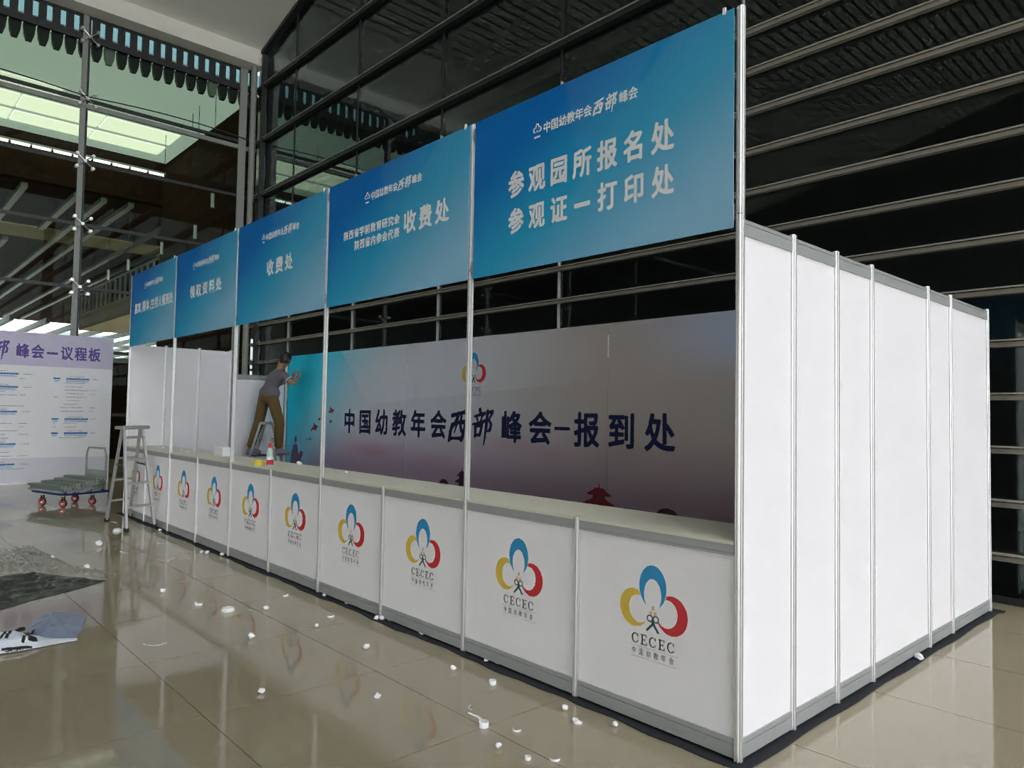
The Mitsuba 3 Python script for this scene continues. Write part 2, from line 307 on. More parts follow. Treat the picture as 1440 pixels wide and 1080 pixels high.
    '教': [[[7,83,27,97,25,99,25,110,44,111,57,124,56,125,8,126,8,139,43,139,43,158,17,159,16,171,43,172,44,193,56,192,57,172,81,171,82,161,96,188,110,184,87,140,105,138,105,126,77,125,66,112,66,111,88,111,94,107,96,108,103,118,113,142,127,192,141,189,134,156,192,155,192,142,179,141,169,95,155,61,172,38,193,21,183,8,168,19,145,46,125,25,100,8,90,20,120,41,137,61,119,115,106,95,95,103,65,76,65,67,106,71,106,59,65,54,64,19,62,14,55,10,31,9,26,20,50,23,50,52,10,48,8,61,50,66,51,80,72,98,52,98,18,73],[130,141,139,99,147,79,157,106,164,141],[57,158,58,139,69,139,81,158]]],
    '料': [[[88,64,153,77,153,192,167,192,168,80,190,84,193,72,192,70,168,65,167,9,153,9,153,62,91,51]],[[104,169,111,178,129,167,143,153,134,143]],[[94,117,101,128,122,115,134,105,126,94]],[[7,48,25,79,37,110,10,111,9,125,41,126,41,191,55,192,56,126,88,124,88,111,56,111,56,109,86,68,75,57,59,86,56,88,55,9,41,9,41,86,25,52,15,35]],[[63,135,75,180,88,177,72,133]],[[11,176,22,179,31,150,33,135,22,133,18,152]]],
    '板': [[[62,16,75,42,83,76,86,109,86,173,141,180,176,188,185,176,152,168,101,162,100,134,174,134,182,131,178,113,171,89,152,52,168,36,193,20,182,8,160,22,141,40,120,22,97,9,89,21,112,34,132,53,116,86,107,118,101,120,96,71,87,33,74,8],[120,118,131,86,142,66,156,90,165,119]],[[7,63,25,97,38,139,12,140,12,153,39,154,39,192,53,193,54,154,77,153,77,140,54,139,54,133,77,98,68,87,55,112,54,112,53,9,39,9,39,103,37,102,26,70,15,50]]],
    '省': [[[134,174,139,179,146,182,171,160,189,139,176,131,164,146]],[[8,105,9,107,55,114,90,125,91,191,105,192,106,132,126,144,140,156,154,149,130,129,93,110,165,109,165,10,151,9,150,18,61,18,60,9,46,9,46,97,17,93],[60,31,150,30,150,45,61,45],[60,57,150,56,150,71,61,72],[60,84,150,83,150,97,61,98]],[[28,126,16,135,40,160,53,181,67,177,50,148,30,127]]],
    '研': [[[94,8,83,17,92,28,100,45,105,65,108,88,107,95,86,96,86,110,108,111,108,167,92,168,92,181,187,181,188,168,170,167,170,110,191,110,192,96,170,95,169,9,155,9,154,95,122,95,119,61,110,30],[123,167,122,110,155,110,155,167]],[[7,89,24,125,35,166,34,168,11,168,10,181,80,181,80,168,49,167,37,121,77,120,77,34,37,34,36,18,24,18,24,87,22,87,13,75],[37,48,64,47,63,107,37,106]]],
    '程': [[[76,26,129,28,128,53,89,54,90,66,129,66,129,90,86,90,86,103,188,103,188,90,144,90,144,66,183,66,184,54,144,53,144,28,192,27,192,14,77,14]],[[94,121,93,184,181,184,181,122],[106,135,166,134,167,171,107,171]],[[6,58,25,87,40,121,10,122,10,135,43,137,42,166,14,162,9,173,47,181,72,190,82,178,57,170,57,137,82,136,82,123,58,122,57,110,84,82,75,71,59,92,57,93,57,9,43,9,42,93,41,93,25,61,14,46]]],
    '究': [[[12,20,13,21,40,33,58,44,71,61,77,78,76,82,24,82,24,96,77,96,78,114,92,114,93,96,147,96,148,30,149,27,174,27,177,33,179,55,192,49,189,24,183,14,176,12,142,13,136,17,133,24,132,82,93,82,89,64,84,51,77,41,66,31,44,17,22,9]],[[16,137,16,171,92,171,84,190,98,194,101,192,112,171,185,170,184,138,169,138,168,157,31,157,30,137]],[[115,141,124,150,159,132,181,118,171,109,146,125]],[[21,119,22,121,55,136,76,150,88,144,67,128,32,109,30,109]]],
    '育': [[[13,159,13,172,95,172,87,189,100,194,114,172,188,171,188,159,136,158,179,122,167,113,152,127,57,121,33,118,29,133,45,142,63,158],[60,136,61,135,67,135,137,139,120,153,125,159,88,159]],[[41,8,40,109,161,109,162,23,158,13,143,9,113,8,108,19,109,21,145,21,146,24,146,43,56,43,55,8],[55,82,146,81,146,96,55,96],[56,70,55,54,146,55,146,70]]],
    '表': [[[8,60,49,80,78,101,14,102,13,114,92,115,91,132,31,133,32,145,92,145,92,161,22,162,22,174,91,175,92,192,106,193,108,175,180,174,180,162,107,161,108,145,171,145,171,133,108,132,107,115,186,114,186,102,114,101,122,83,134,66,169,93,181,85,172,77,144,57,165,40,192,28,184,15,158,26,132,46,114,69,98,100,67,74,67,32,115,45,118,33,117,31,51,9,44,22,49,27,52,33,51,64,18,49]]],
    '西': [[[13,165,13,179,188,179,187,165,128,164,129,136,179,135,179,10,164,10,163,21,38,21,37,9,23,9,23,135,71,136,71,164],[39,71,37,71,38,36,164,36,163,70,126,70,116,76,114,85,113,122,85,122,80,98,68,79,47,63],[128,88,130,85,134,84,163,85,163,122,128,122],[85,137,113,136,113,165,85,165],[37,75,39,74,50,81,62,93,68,106,70,122,37,122]]],
    '观': [[[72,18,100,39,116,59,123,75,127,93,128,152,141,152,142,103,138,80,151,78,151,27,156,23,176,25,179,31,182,56,193,51,192,31,189,20,184,15,177,12,150,12,141,15,137,25,136,69,121,42,102,22,81,9]],[[94,76,93,182,180,183,180,77,166,77,165,169,108,170,107,77]],[[8,29,29,54,45,85,12,136,23,144,51,104,60,132,66,161,65,163,11,163,11,177,73,178,81,175,82,172,76,137,62,86,81,46,68,38,54,67,37,39,19,17]]],
    '议': [[[63,18,94,37,117,58,103,82,91,111,83,136,75,175,89,177,95,145,104,116,117,89,128,72,140,90,151,115,161,149,166,179,181,178,176,149,165,110,152,81,138,59,161,38,194,20,185,8,182,8,152,25,127,46,100,23,72,7]],[[109,181,110,184,121,188,134,166,141,147,128,141]],[[10,115,10,130,52,129,52,44,75,59,81,47,38,14,29,24,35,32,37,43,37,115]],[[47,148,23,180,34,187,51,168,59,157]]],
    '证': [[[70,29,87,31,88,127,102,126,102,31,129,31,129,163,78,163,78,177,188,177,187,163,145,163,145,111,184,111,184,97,145,96,145,31,192,30,192,16,71,16]],[[11,115,11,130,52,129,53,48,54,48,72,61,79,49,37,14,27,24,34,32,38,44,38,115]],[[21,178,31,187,49,171,61,158,51,148]]],
    '费': [[[105,37,113,46,160,32,189,19,180,8,148,21,106,35]],[[19,84,13,96,42,106,58,116,24,118,30,154,71,156,71,169,22,169,22,180,70,180,72,193,84,192,85,180,116,180,117,192,130,193,132,180,174,179,174,144,132,144,131,129,186,128,184,110,179,100,172,97,153,98,151,107,168,108,170,112,170,118,131,118,131,97,118,97,116,117,78,118,66,104,48,93,164,92,164,38,149,38,148,79,53,79,52,37,38,36,37,88],[132,169,131,155,161,155,160,169],[85,144,84,129,116,129,117,143],[86,169,85,155,117,155,116,169],[39,130,67,129,71,143,42,144]],[[16,8,10,21,52,28,71,36,86,49,95,71,110,71,105,55,98,41,90,33,77,24,54,15]]],
    '资': [[[66,148,85,169,97,192,111,189,105,174,178,174,185,171,169,141,157,145,164,162,136,162,132,152,144,138,156,129,189,115,181,104,172,106,146,120,126,139,118,128,104,116,91,109,73,103,66,113,90,123,103,132,114,146,120,161,97,162,76,140]],[[104,39,112,50,157,35,187,21,178,9,147,23]],[[36,98,165,99,166,45,150,45,150,85,52,85,51,44,37,43]],[[11,19,12,21,47,27,70,38,80,46,87,55,95,79,109,78,106,64,98,46,87,33,78,26,51,15,18,8]],[[10,123,66,141,68,139,70,128,15,110]],[[18,174,18,177,25,185,55,172,67,164,58,153,41,164]]],
    '部': [[[126,9,125,181,180,182,189,175,165,116,178,99,185,83,187,73,185,51,181,44,175,40,160,37,149,37,148,39,145,51,165,52,170,54,173,61,173,74,169,88,163,99,150,114,171,167,139,168,139,9]],[[11,101,11,115,41,115,29,150,41,154,45,146,54,120,46,117,45,115,71,115,87,154,17,155,16,169,57,169,50,189,62,193,74,169,110,169,110,156,90,155,101,150,87,116,114,115,114,101]],[[22,81,106,82,106,11,91,11,90,19,37,19,36,10,22,10],[36,34,90,33,90,68,36,69]]],
    '陕': [[[65,18,86,31,101,44,114,62,120,78,119,80,77,80,76,93,123,95,124,148,83,148,82,162,124,162,124,192,139,193,140,162,183,161,183,148,140,148,138,95,189,93,188,80,144,79,151,62,164,43,176,32,192,21,182,9,169,17,150,38,133,68,117,40,97,20,75,7]],[[151,103,164,141,177,138,162,99]],[[89,137,101,140,108,121,112,102,99,99]],[[15,8,14,183,63,184,72,177,50,126,60,115,68,101,71,87,70,72,65,62,59,58,50,55,36,56,33,68,50,70,54,72,57,80,56,91,53,100,47,111,36,124,54,169,30,170,29,9]]],
    '领': [[[146,42,146,44,155,51,180,31,193,18,183,9]],[[102,168,102,181,190,181,189,168,154,168,146,148,147,147,184,146,184,53,170,54,170,135,121,135,120,53,106,53,106,146,132,147,139,167]],[[96,8,89,18,113,29,128,44,133,56,137,73,139,125,151,126,151,97,149,69,144,49,139,38,126,22,109,12]],[[8,126,32,153,54,193,66,189,61,176,84,153,100,134,90,123,75,143,55,164,38,138,18,117]],[[21,88,21,102,82,102,91,97,80,73,59,39,76,20,66,11,24,54,34,61,49,49,72,88]],[[42,133,51,140,70,117,61,110]]],
}



def glyph(c):
    if c in '-/':
        g = sbox(.1, .38, .9, .48) if c == '-' else Polygon([(.25, 0), (.38, 0), (.75, .9), (.62, .9)])
        return g
    out = []
    for rings in GLYPHS[c]:
        rings = [[(r[k] / 200, r[k + 1] / 200) for k in range(0, len(r), 2)] for r in rings]
        out.append(Polygon(rings[0], [r for r in rings[1:] if len(r) > 2]).buffer(0))
    return union_all(out)


def brush(strokes):
    out = []
    for pts in strokes:
        for (x0, y0, w0), (x1, y1, w1) in zip(pts[:-1], pts[1:]):
            out.append(union_all([Point(x0, y0).buffer(w0 * 1.45, 4), Point(x1, y1).buffer(w1 * 1.45, 4)]).convex_hull)
    return affinity.skew(union_all(out).simplify(.004), xs=9, origin=(0, 0))


BRUSH = {
    '西': brush([[(.16, .80, .05), (.5, .86, .035), (.9, .93, .055)], [(.46, .88, .035), (.4, .66, .05), (.28, .5, .045), (.08, .3, .02)],
                [(.2, .52, .05), (.16, .3, .05), (.14, .06, .055)], [(.2, .54, .03), (.55, .6, .04), (.88, .62, .055), (.84, .35, .055), (.74, .08, .05)],
                [(.14, .1, .04), (.45, .12, .03), (.78, .12, .045)], [(.46, .84, .04), (.44, .55, .04), (.36, .3, .02)], [(.62, .88, .035), (.62, .5, .045), (.7, .34, .04), (.82, .34, .015)]]),
    '部': brush([[(.3, 1.0, .055), (.37, .88, .035)], [(.06, .78, .03), (.56, .88, .05)], [(.18, .74, .035), (.25, .62, .03)], [(.47, .78, .04), (.38, .62, .02)],
                [(0, .5, .03), (.3, .55, .035), (.6, .62, .05)], [(.16, .42, .05), (.2, .1, .05)], [(.17, .43, .03), (.5, .48, .05), (.44, .14, .045)], [(.2, .13, .035), (.46, .16, .035)],
                [(.72, .95, .055), (.74, .4, .05), (.72, -.18, .02)], [(.72, .92, .035), (.98, .94, .05), (.84, .66, .03), (.98, .52, .045), (.95, .32, .045), (.8, .28, .015)]]),
}


def text(s, size, pitch, bold=0.0, squeeze=1.0, brush_scale=1.2):
    """one line of lettering from x = 0, base line y = 0, em height = size."""
    out, x = [], 0.0
    for c in s:
        if c == ' ':
            x += pitch * .5
            continue
        if c in BRUSH and brush_scale:
            g = affinity.scale(BRUSH[c], size * brush_scale * squeeze, size * brush_scale, origin=(0, 0))
            out.append(affinity.translate(g, x, -size * .12))
            x += pitch * (1.38 if c == '西' else 1.58)
            continue
        g = glyph(c)
        if bold:
            g = g.buffer(bold, 2).simplify(.004)
        out.append(affinity.translate(affinity.scale(g, size * squeeze, size, origin=(0, 0)), x, 0))
        x += pitch * (.62 if c == '/' else 1.0)
    return union_all(out), x


def fit(s, x0, x1, z0, z1, bold=.02, squeeze=None, **k):
    """lettering scaled so that its ink fills the rectangle."""
    g, _ = text(s, 1.0, 1.0 if squeeze is None else squeeze, bold, **k)
    a, b, c, d = g.bounds
    g = affinity.translate(g, -a, -b)
    return affinity.translate(affinity.scale(g, (x1 - x0) / (c - a), (z1 - z0) / (d - b), origin=(0, 0)), x0, z0)


def ellipse(cx, cy, rx, ry, rot=0.0, n=10):
    return affinity.translate(affinity.rotate(affinity.scale(Point(0, 0).buffer(1, n), rx, ry), rot, origin=(0, 0)), cx, cy)


def serif_c():
    o, i = ellipse(.45, .5, .42, .5), ellipse(.50, .5, .34, .455)
    g = o.difference(i).difference(sbox(.72, .30, 1, .70))
    return union_all([g, sbox(.80, .68, .85, .95), sbox(.80, .08, .84, .30)])


def serif_e():
    return union_all([sbox(.2, 0, .34, 1), sbox(.08, 0, .85, .05), sbox(.08, .95, .82, 1), sbox(.3, .48, .65, .53), sbox(.81, 0, .86, .27), sbox(.78, .75, .82, 1), sbox(.62, .38, .655, .63)])


def cecec(x0, x1, z0, z1):
    out = []
    for k, c in enumerate('CECEC'):
        out.append(affinity.translate((serif_c() if c == 'C' else serif_e()).buffer(.022, 2), k * 1.18, 0))
    g = union_all(out)
    a, b, c, d = g.bounds
    g = affinity.translate(g, -a, -b)
    return affinity.translate(affinity.scale(g, (x1 - x0) / (c - a), (z1 - z0) / (d - b), origin=(0, 0)), x0, z0)


def emblem(cx, cz, s):
    """the three petal emblem about (cx, cz) with half width s: (blue, yellow, red, dots, figure)."""
    def place(g):
        return affinity.translate(affinity.scale(g, s, s, origin=(0, 0)), cx, cz)
    blue = ellipse(.0, .57, .405, .53).difference(ellipse(.0, .37, .26, .40))
    yel = ellipse(-.56, -.02, .445, .47, 12).difference(ellipse(-.42, -.03, .30, .345, 12))
    yel = yel.difference(blue.buffer(.02)).difference(ellipse(0, .37, .27, .41)).difference(sbox(-.22, -.36, .5, .2))
    red = ellipse(.56, -.02, .455, .475, -12).difference(ellipse(.42, .0, .31, .345, -12))
    red = red.difference(blue.buffer(.02)).difference(ellipse(0, .37, .27, .41)).difference(sbox(-.5, -.30, .17, .14))
    dots = union_all([ellipse(0.02, .06, .045, .06), ellipse(-.05, -.07, .045, .055), ellipse(.085, -.07, .045, .055)])
    ring = lambda x, r: ellipse(x, -.20, r, r * .95).difference(ellipse(x, -.20, r * .66, r * .62))
    fig = union_all([ring(-.075, .095), ring(.105, .095), LineString([(.015, -.22), (0, -.34), (-.16, -.50)]).buffer(.03, 3), LineString([(.015, -.26), (.07, -.38), (.17, -.50)]).buffer(.03, 3)])
    return [place(g) for g in (blue, yel, red, dots, fig)]

# ================================================================== SETTING
# floor: polished tiles near the camera are pieces, beyond them the slab's own finish takes over
PITCH = 1.012
struct('floor', bx(-67, 30, -18.3, 16, -0.30, -0.007), FAR_TILE, 'polished beige tile floor of the hall')
tile_mesh = bx(.002, PITCH - .002, .002, PITCH - .002, -.007, 0)
first_tile = None
obj('grout_bed', bx(-17.3, 6.1, -5.75, 4.41, -.007, -.0035), GROUT, 'floor')
for i in range(-16, 7):
    for j in range(-5, 5):
        x, y = -1.04 + i * PITCH, -.62 + j * PITCH
        if x < -16.3 + .05 or y + PITCH > 4.46:
            continue
        M = T().translate((x, y, 0)).rotate((random.uniform(-1, 1), random.uniform(-1, 1), 0), random.uniform(-.05, .05))
        if first_tile is None:
            first_tile = obj('tile', tile_mesh, TILE, 'floor')
            scene[first_tile]['to_world'] = M
        else:
            k = key_for('floor__tile')
            scene[k] = shape_at(first_tile, M)
struct('ground', cat([bx(30, 260, -200, 200, -.4, -.15), bx(-260, -67, -200, 200, -.4, -.15), bx(-67, 30, -200, -18.3, -.4, -.15)]), CONCRETE, 'grey paving outside the open sides of the hall')

# ceiling: rises from the wing wall towards the entrance side
XB, ZB, SL = -15.78, 10.63, .235
zc = lambda x: ZB + SL * (x - XB)
struct('ceiling', cat([prism_y([(a, zc(a)), (b, zc(b)), (b, zc(b) + .4), (a, zc(a) + .4)], -18.3, 4.42) for a, b in ((XB, 6), (28, 30))]), CEILING, 'pale grey sloping metal ceiling of the hall')  # roof left open between the slabs, out of view, to brighten the hall
sl = []
x = -13.6
while x < 5.8:
    sl.append(prism_y([(x, zc(x) - .07), (x + .17, zc(x + .17) - .07), (x + .17, zc(x + .17) - .05), (x, zc(x) - .05)], -18, 4.40))
    x += .25
obj('added_roof_light_bar', cat([prism_y([(a, zc(a)), (a + .3, zc(a + .3)), (a + .3, zc(a + .3) + .4), (a, zc(a) + .4)], -18.3, 4.42) for a in np.arange(8, 27, 2.4)]), CEILING, 'ceiling')  # bars across the unseen roof opening added for more daylight
obj('slat_gap_shade', prism_y([(-13.7, zc(-13.7) - .012), (5.9, zc(5.9) - .012), (5.9, zc(5.9) - .002), (-13.7, zc(-13.7) - .002)], -18, 4.40), DARK_WALL, 'ceiling')  # dark sheet puts the shade between the slats into colour
obj('slats', cat(sl), SLAT, 'ceiling', kind='stuff')
obj('edge_beam', bx(-16.32, XB, -18, 4.38, 10.235, ZB + .02), BEAM_WHITE, 'ceiling', label='cream painted edge beam where the ceiling meets the wing wall')
struct('wall_south', cat([bx(a, b, -18.3, -18, 0, 22) for a, b in ((-67, -15.6), (-7.6, -6.0), (-1.6, 30))] + [bx(-15.6, -7.6, -18.3, -18, 2.5, 22), bx(-6.0, -1.6, -18.3, -18, 5.2, 22)]), DARK_WALL, 'unseen grey far wall behind the camera with a left opening added for light')  # left opening is unseen, added to brighten the counter fronts

struct('wall_east', bx(29.7, 30, -18, 4.4, 17.5, 21.6), WALL_GREY, 'grey wall above the tall open entrance side of the hall')

obj('tinted_pane', (np.array([[-6.0, -18.1, 0], [-1.6, -18.1, 0], [-1.6, -18.1, 5.2], [-6.0, -18.1, 5.2]]), np.array([[0, 1, 2], [0, 2, 3]])), GLASS, 'wall_south')

# wall_back: dark glazed curtain wall behind the booth
D, XW = 4.42, -16.2
tag('wall_back', 'dark glass curtain wall with horizontal rails behind the booth', kind='structure')
ZR = [1.39 * k for k in range(0, 8)]                    # pane rows
XM = [-16.2] + [-14.06 + 2.885 * k for k in range(0, 9)]  # mullion lines
for a, b in zip(XM[:-1], XM[1:]):
    for z0, z1 in zip(ZR, [1.39 * k for k in range(1, 9)]):
        top0, top1 = min(z1, zc(max(a, XB))), min(z1, zc(b))
        if top0 <= z0 + .05:
            continue
        obj('pane', (np.array([[a, D, z0], [b, D, z0], [b, D, top1], [a, D, top0]]), np.array([[0, 1, 2], [0, 2, 3]])), FGLASS, 'wall_back')
obj('upper_pane', (np.array([[-6, D, 11.12], [11.9, D, 11.12], [11.9, D, zc(11.9)], [-6, D, zc(-6)]]), np.array([[0, 1, 2], [0, 2, 3]])), FGLASS, 'wall_back')
obj('side_pane', (np.array([[11.9, D, 0], [30, D, 0], [30, D, zc(30)], [11.9, D, zc(11.9)]]), np.array([[0, 1, 2], [0, 2, 3]])), FGLASS, 'wall_back')
for x in XM[1:]:
    obj('mullion', bx(x - .02, x + .02, D - .015, D + .07, 0, zc(x)), STEEL_DARK, 'wall_back')
    obj('mullion_fin', bx(x + .022, x + .034, D - .05, D + .01, 0, 6.4), GREY_STEEL, 'wall_back')
for k in range(5, 8):
    z = 1.387 * k
    obj('transom', prism_x([(D - .11, z - .055), (D - .11, z + .035), (D - .085, z + .06), (D + .05, z + .06), (D + .05, z - .055)], -16.2, 30), STEEL_DARK, 'wall_back')
    obj('transom_lip', prism_x([(D - .125, z + .02), (D - .11, z + .02), (D - .11, z + .04), (D - .125, z + .04)], -16.2, 30), GREY_STEEL, 'wall_back')
for k in range(13):
    z = .405 + .4635 * k
    obj('louvre_rail', prism_x([(D - .085, z - .035), (D - .085, z + .008), (D - .02, z + .008), (D - .02, z - .035)], -16.2, 30), RAIL, 'wall_back')
    obj('louvre_cap', prism_x([(D - .10, z + .016), (D - .10, z + .030), (D - .02, z + .030), (D - .02, z + .016)], -16.2, 30), RAIL_TOP, 'wall_back')
obj('head_trim', prism_y([(XB - .02, zc(XB) - .10), (30, zc(30) - .10), (30, zc(30)), (XB - .02, zc(XB))], 4.27, 4.42), STEEL_DARK, 'wall_back')
obj('sill', bx(-16.2, 30, D - .04, D + .06, 0, .06), STEEL_DARK, 'wall_back')
# unlit room behind the glass
struct('wall_interior', cat([bx(-16.2, 30, 9.4, 9.6, -.01, 22), bx(-16.4, -16.2, 4.5, 9.6, -.01, 22), bx(30, 30.2, 4.5, 9.6, -.01, 22), prism_y([(-16.4, 10.75), (30, 21.6), (30, 22.0), (-16.4, 11.15)], 4.425, 9.6),
                             bx(-16.2, 30, 4.47, 9.5, 6.6, 6.9), bx(-16.2, 30, 4.5, 9.5, -.02, .01)]), OFFICE, 'plain rooms behind the dark tinted curtain wall')

# wall_left: point fixed glass wall to the wing
tag('wall_left', 'point fixed clear glass wall between the hall and the wing', kind='structure')
ZL = [1.387 * k for k in range(0, 8)]
YL = [-18, -11.2, -7.3, -3.35, .56, 4.40]
for a, b in zip(YL[:-1], YL[1:]):
    for z0, z1 in zip(ZL[:-1], ZL[1:]):
        obj('pane', (np.array([[XW, a, z0], [XW, b, z0], [XW, b, z1], [XW, a, z1]]), np.array([[0, 1, 2], [0, 2, 3]])), GLASS, 'wall_left')
for y in YL[1:-1]:
    obj('mullion', bx(XW - .06, XW + .05, y - .022, y + .022, 0, 10.2), STEEL_DARK, 'wall_left')
    obj('mullion_fin', bx(XW + .03, XW + .055, y - .13, y - .022, 0, 10.2), GREY_STEEL, 'wall_left')
for k in range(1, 8):
    z = 1.387 * k
    h = .075 if k == 7 else .035
    obj('glazing_rail', bx(XW - .03, XW + .03, -18, 4.36, z - h, z + h), STEEL_DARK, 'wall_left')
# heavy tie band with two rods at the sixth rail
obj('tie_band', bx(XW - .02, XW + .06, -18, 4.36, 1.387 * 6 - .20, 1.387 * 6 - .10), GREY_STEEL, 'wall_left')
for a, b in zip(YL[1:-1], YL[2:]):
    pts = [(XW + .12, a + (b - a) * t, 1.387 * 6 + .07 + .09 * math.sin(math.pi * t) - .03) for t in np.linspace(0, 1, 9)]
    obj('tie_rod', pipe(pts, .014, 6), STEEL_DARK, 'wall_left')
    obj('rod_hanger', tube((XW + .12, (a + b) / 2 + .3, 1.387 * 6), (XW + .12, (a + b) / 2 + .3, 1.387 * 6 + .33), .008, 6), STEEL_DARK, 'wall_left')
for y in YL[2:-1] + [4.40]:
    for k in range(2, 8):
        z = 1.387 * k
        ms = [tube((XW + .05, y, z), (XW + .14, y, z), .035, 10)]
        for sy in (-1, 1):
            if y > 4 and sy > 0:
                continue
            for sz in (-1, 1):
                ms.append(tube((XW + .12, y, z), (XW + .12, y + sy * .155, z + sz * .14), .012, 6))
                ms.append(tube((XW + .03, y + sy * .155, z + sz * .14), (XW + .15, y + sy * .155, z + sz * .14), .035, 12))
        obj('spider_fitting', cat(ms), STAINLESS, 'wall_left')
# corrugated deck seen at the head of the wing wall: blocks with glazed slots, and hanging deck ribs
blocks = []
n = 0
y = -6.0
obj('head_band', cat([bx(XW - .10, XW - .02, -18, 4.38, 10.19, 10.24), bx(XW - .10, XW - .03, -18, -6, 9.76, 10.19)]), STEEL_DARK, 'wall_left')
while y < 4.3:
    obj('deck_block', bx(XW - .10, XW - .03, y, y + .145, 9.76, 10.20), STEEL_DARK, 'wall_left')
    obj('slot_pane', (np.array([[XW - .06, y + .145, 9.76], [XW - .06, y + .255, 9.76], [XW - .06, y + .255, 10.20], [XW - .06, y + .145, 10.20]]), np.array([[0, 1, 2], [0, 2, 3]])), TGLASS, 'wall_left')
    rib = Polygon([(y + .0, 9.66), (y + .225, 9.66), (y + .205, 9.44), (y + .165, 9.31), (y + .06, 9.31), (y + .02, 9.44)])
    r = ext(rib, .12)
    v = r.vertices.copy()
    r.vertices = np.stack([XW - .20 + v[:, 2], v[:, 0], v[:, 1]], 1)
    obj('deck_rib', r, STEEL_DARK if n % 9 else GREY_STEEL, 'wall_left')
    obj('rib_highlight', bx(XW - .08, XW - .05, y + .03, y + .175, 9.665, 9.70), BEAM_WHITE, 'wall_left')  # cream strip paints the white highlight above each rib
    y += .255
    n += 1
# corner column
tag('column', 'grey steel corner column where the two glass walls meet', kind='structure')
obj('pipe', tube((-15.98, 4.20, 0), (-15.98, 4.20, 10.24), .075, 16), GREY_STEEL, 'column')
obj('fin', bx(-16.17, -16.12, 3.92, 4.10, 0, 10.2), GREY_STEEL, 'column')
obj('angle', bx(-15.72, -15.64, 4.28, 4.40, 0, 10.5), STEEL_DARK, 'column')

# the wing beyond the glass
struct('ceiling_wing', bx(-23.75, -16.26, -18, 4.45, 9.78, 9.86), PALE, 'pale ceiling of the wing beyond the glass wall, with glow sheets added')
for x0, x1 in ((-19.95, -16.4), (-23.7, -20.0)):
    for y0 in np.arange(-7.5, 4.4, 2.97):
        lamp(bx(x0, x1, y0, y0 + 2.969, 9.72, 9.76), (LUM * .26, LUM * .33, LUM * .27), 'added_glow_sheet', 'ceiling_wing')  # faintly glowing sheets added under the ceiling to brighten it
for y0 in np.arange(-8, 4, 2.0):
    for (a, b) in ((-22.9, -22.05), (-21.75, -20.7)):
        lamp(bx(a, b, y0 + .0, y0 + 1.94, 9.69, 9.73), (LUM * .95, LUM * 1.0, LUM * .74), 'ceiling_patch_glow', 'ceiling_wing')  # glowing sheets stand in for bright patches of light on the ceiling
lamp(bx(-20.3, -19.5, -8, .7, 9.69, 9.73), (LUM * .7, LUM * .75, LUM * .55), 'ceiling_patch_glow', 'ceiling_wing')  # same stand-in glow for the nearer bright patch
struct('wall_fascia', bx(-24.0, -23.8, -18, 4.45, 8.35, 9.8), WOOD, 'dark brown bulkhead at the end of the pale wing ceiling')
for k in range(14):
    y0 = -3.1 + k * .54
    t = thing('strip_light', f'short fluorescent strip light on the dark bulkhead, {14 - k} from the right end', 'strip light', 'strip lights along the wing bulkhead')
    lamp(bx(-23.78, -23.70, y0 + .03, y0 + .50, 9.30, 9.36), (LUM * 2.2, LUM * 2.4, LUM * 2.2), 'tube', t)
    obj('housing', bx(-23.80, -23.66, y0 + .0, y0 + .53, 9.365, 9.42), FIXTURE, t)
struct('ceiling_wood', cat([bx(-30.2, -24.0, -18, 7, 8.3, 8.5), bx(-66, -32.6, -18, 14, 8.3, 8.5)]), WOOD, 'dark brown wood ceiling of the wing')
for y0 in np.arange(-6, 7, 3.2):
    lamp(bx(-32.6, -30.2, y0, y0 + 2.2, 8.75, 8.8), (LUM * .13, LUM * .13, LUM * .075), 'trough_light', 'ceiling_wood')
obj('trough', cat([bx(-32.7, -32.5, -18, 7, 8.3, 8.9), bx(-30.3, -30.1, -18, 7, 8.3, 8.9), bx(-32.7, -30.1, -18, 7, 8.82, 8.9)]), TAN, 'ceiling_wood')
for i, (y0, x0, x1) in enumerate([(2.0, -30, -24.1), (2.75, -64, -24.1), (3.55, -64, -24.1), (5.3, -64, -24.1), (6.4, -64, -24.1), (.6, -64, -24.1), (1.3, -64, -33)]):
    obj('grey_rail', bx(x0, x1, y0 - .09, y0 + .09, 8.16, 8.30), GREY_STEEL, 'ceiling_wood')
struct('wall_wing', cat([bx(-24.0, -16.5, 4.45, 4.6, 0, 9.8), bx(-41, -24, 7.0, 7.2, 6.0, 8.4)]), WOOD, 'dark brown wood walls of the wing')
tag('balcony', 'tan mezzanine slab edge with grey balusters in the wing', 'balcony', kind='structure')
obj('slab_edge', bx(-38, -24.3, 5.0, 6.9, 5.25, 6.0), TAN, 'balcony')
obj('handrail', bx(-38, -24.3, 5.0, 5.06, 6.95, 7.02), GREY_STEEL, 'balcony')
for k in range(18):
    x = -25.2 - k * .74
    obj('baluster', bx(x, x + .07, 5.0, 5.06, 6.0, 6.95), GREY_STEEL, 'balcony')
t = thing('glass_canopy', 'open canopy of slanting dark bars outside the far end of the wing', 'canopy')
for k in range(16):
    y0 = -7 + 1.75 * k
    obj('bar', bx(-110, -47, y0 - .10, y0 + .10, 6.35, 6.65), STEEL_DARK, t)
for x in (-109, -78, -66.5):
    obj('cross_beam', bx(x - .12, x + .12, -7.2, 19.5, 6.65, 6.9), GREY_STEEL, t)
    for y0 in (-7, 19.2):
        obj('canopy_post', bx(x - .12, x + .12, y0 - .12, y0 + .12, -.2, 6.65), GREY_STEEL, t)
struct('wall_far', cat([bx(-60.2, -60, -18, 15, 0, 3.1)]), WALL_GREY, 'grey low end wall of the wing')
obj('end_rail', cat([bx(-60.1, -59.9, -18, 15, 4.9, 5.1), bx(-60.1, -59.9, -18, 15, 3.1, 3.35)]), STEEL_DARK, 'wall_far')
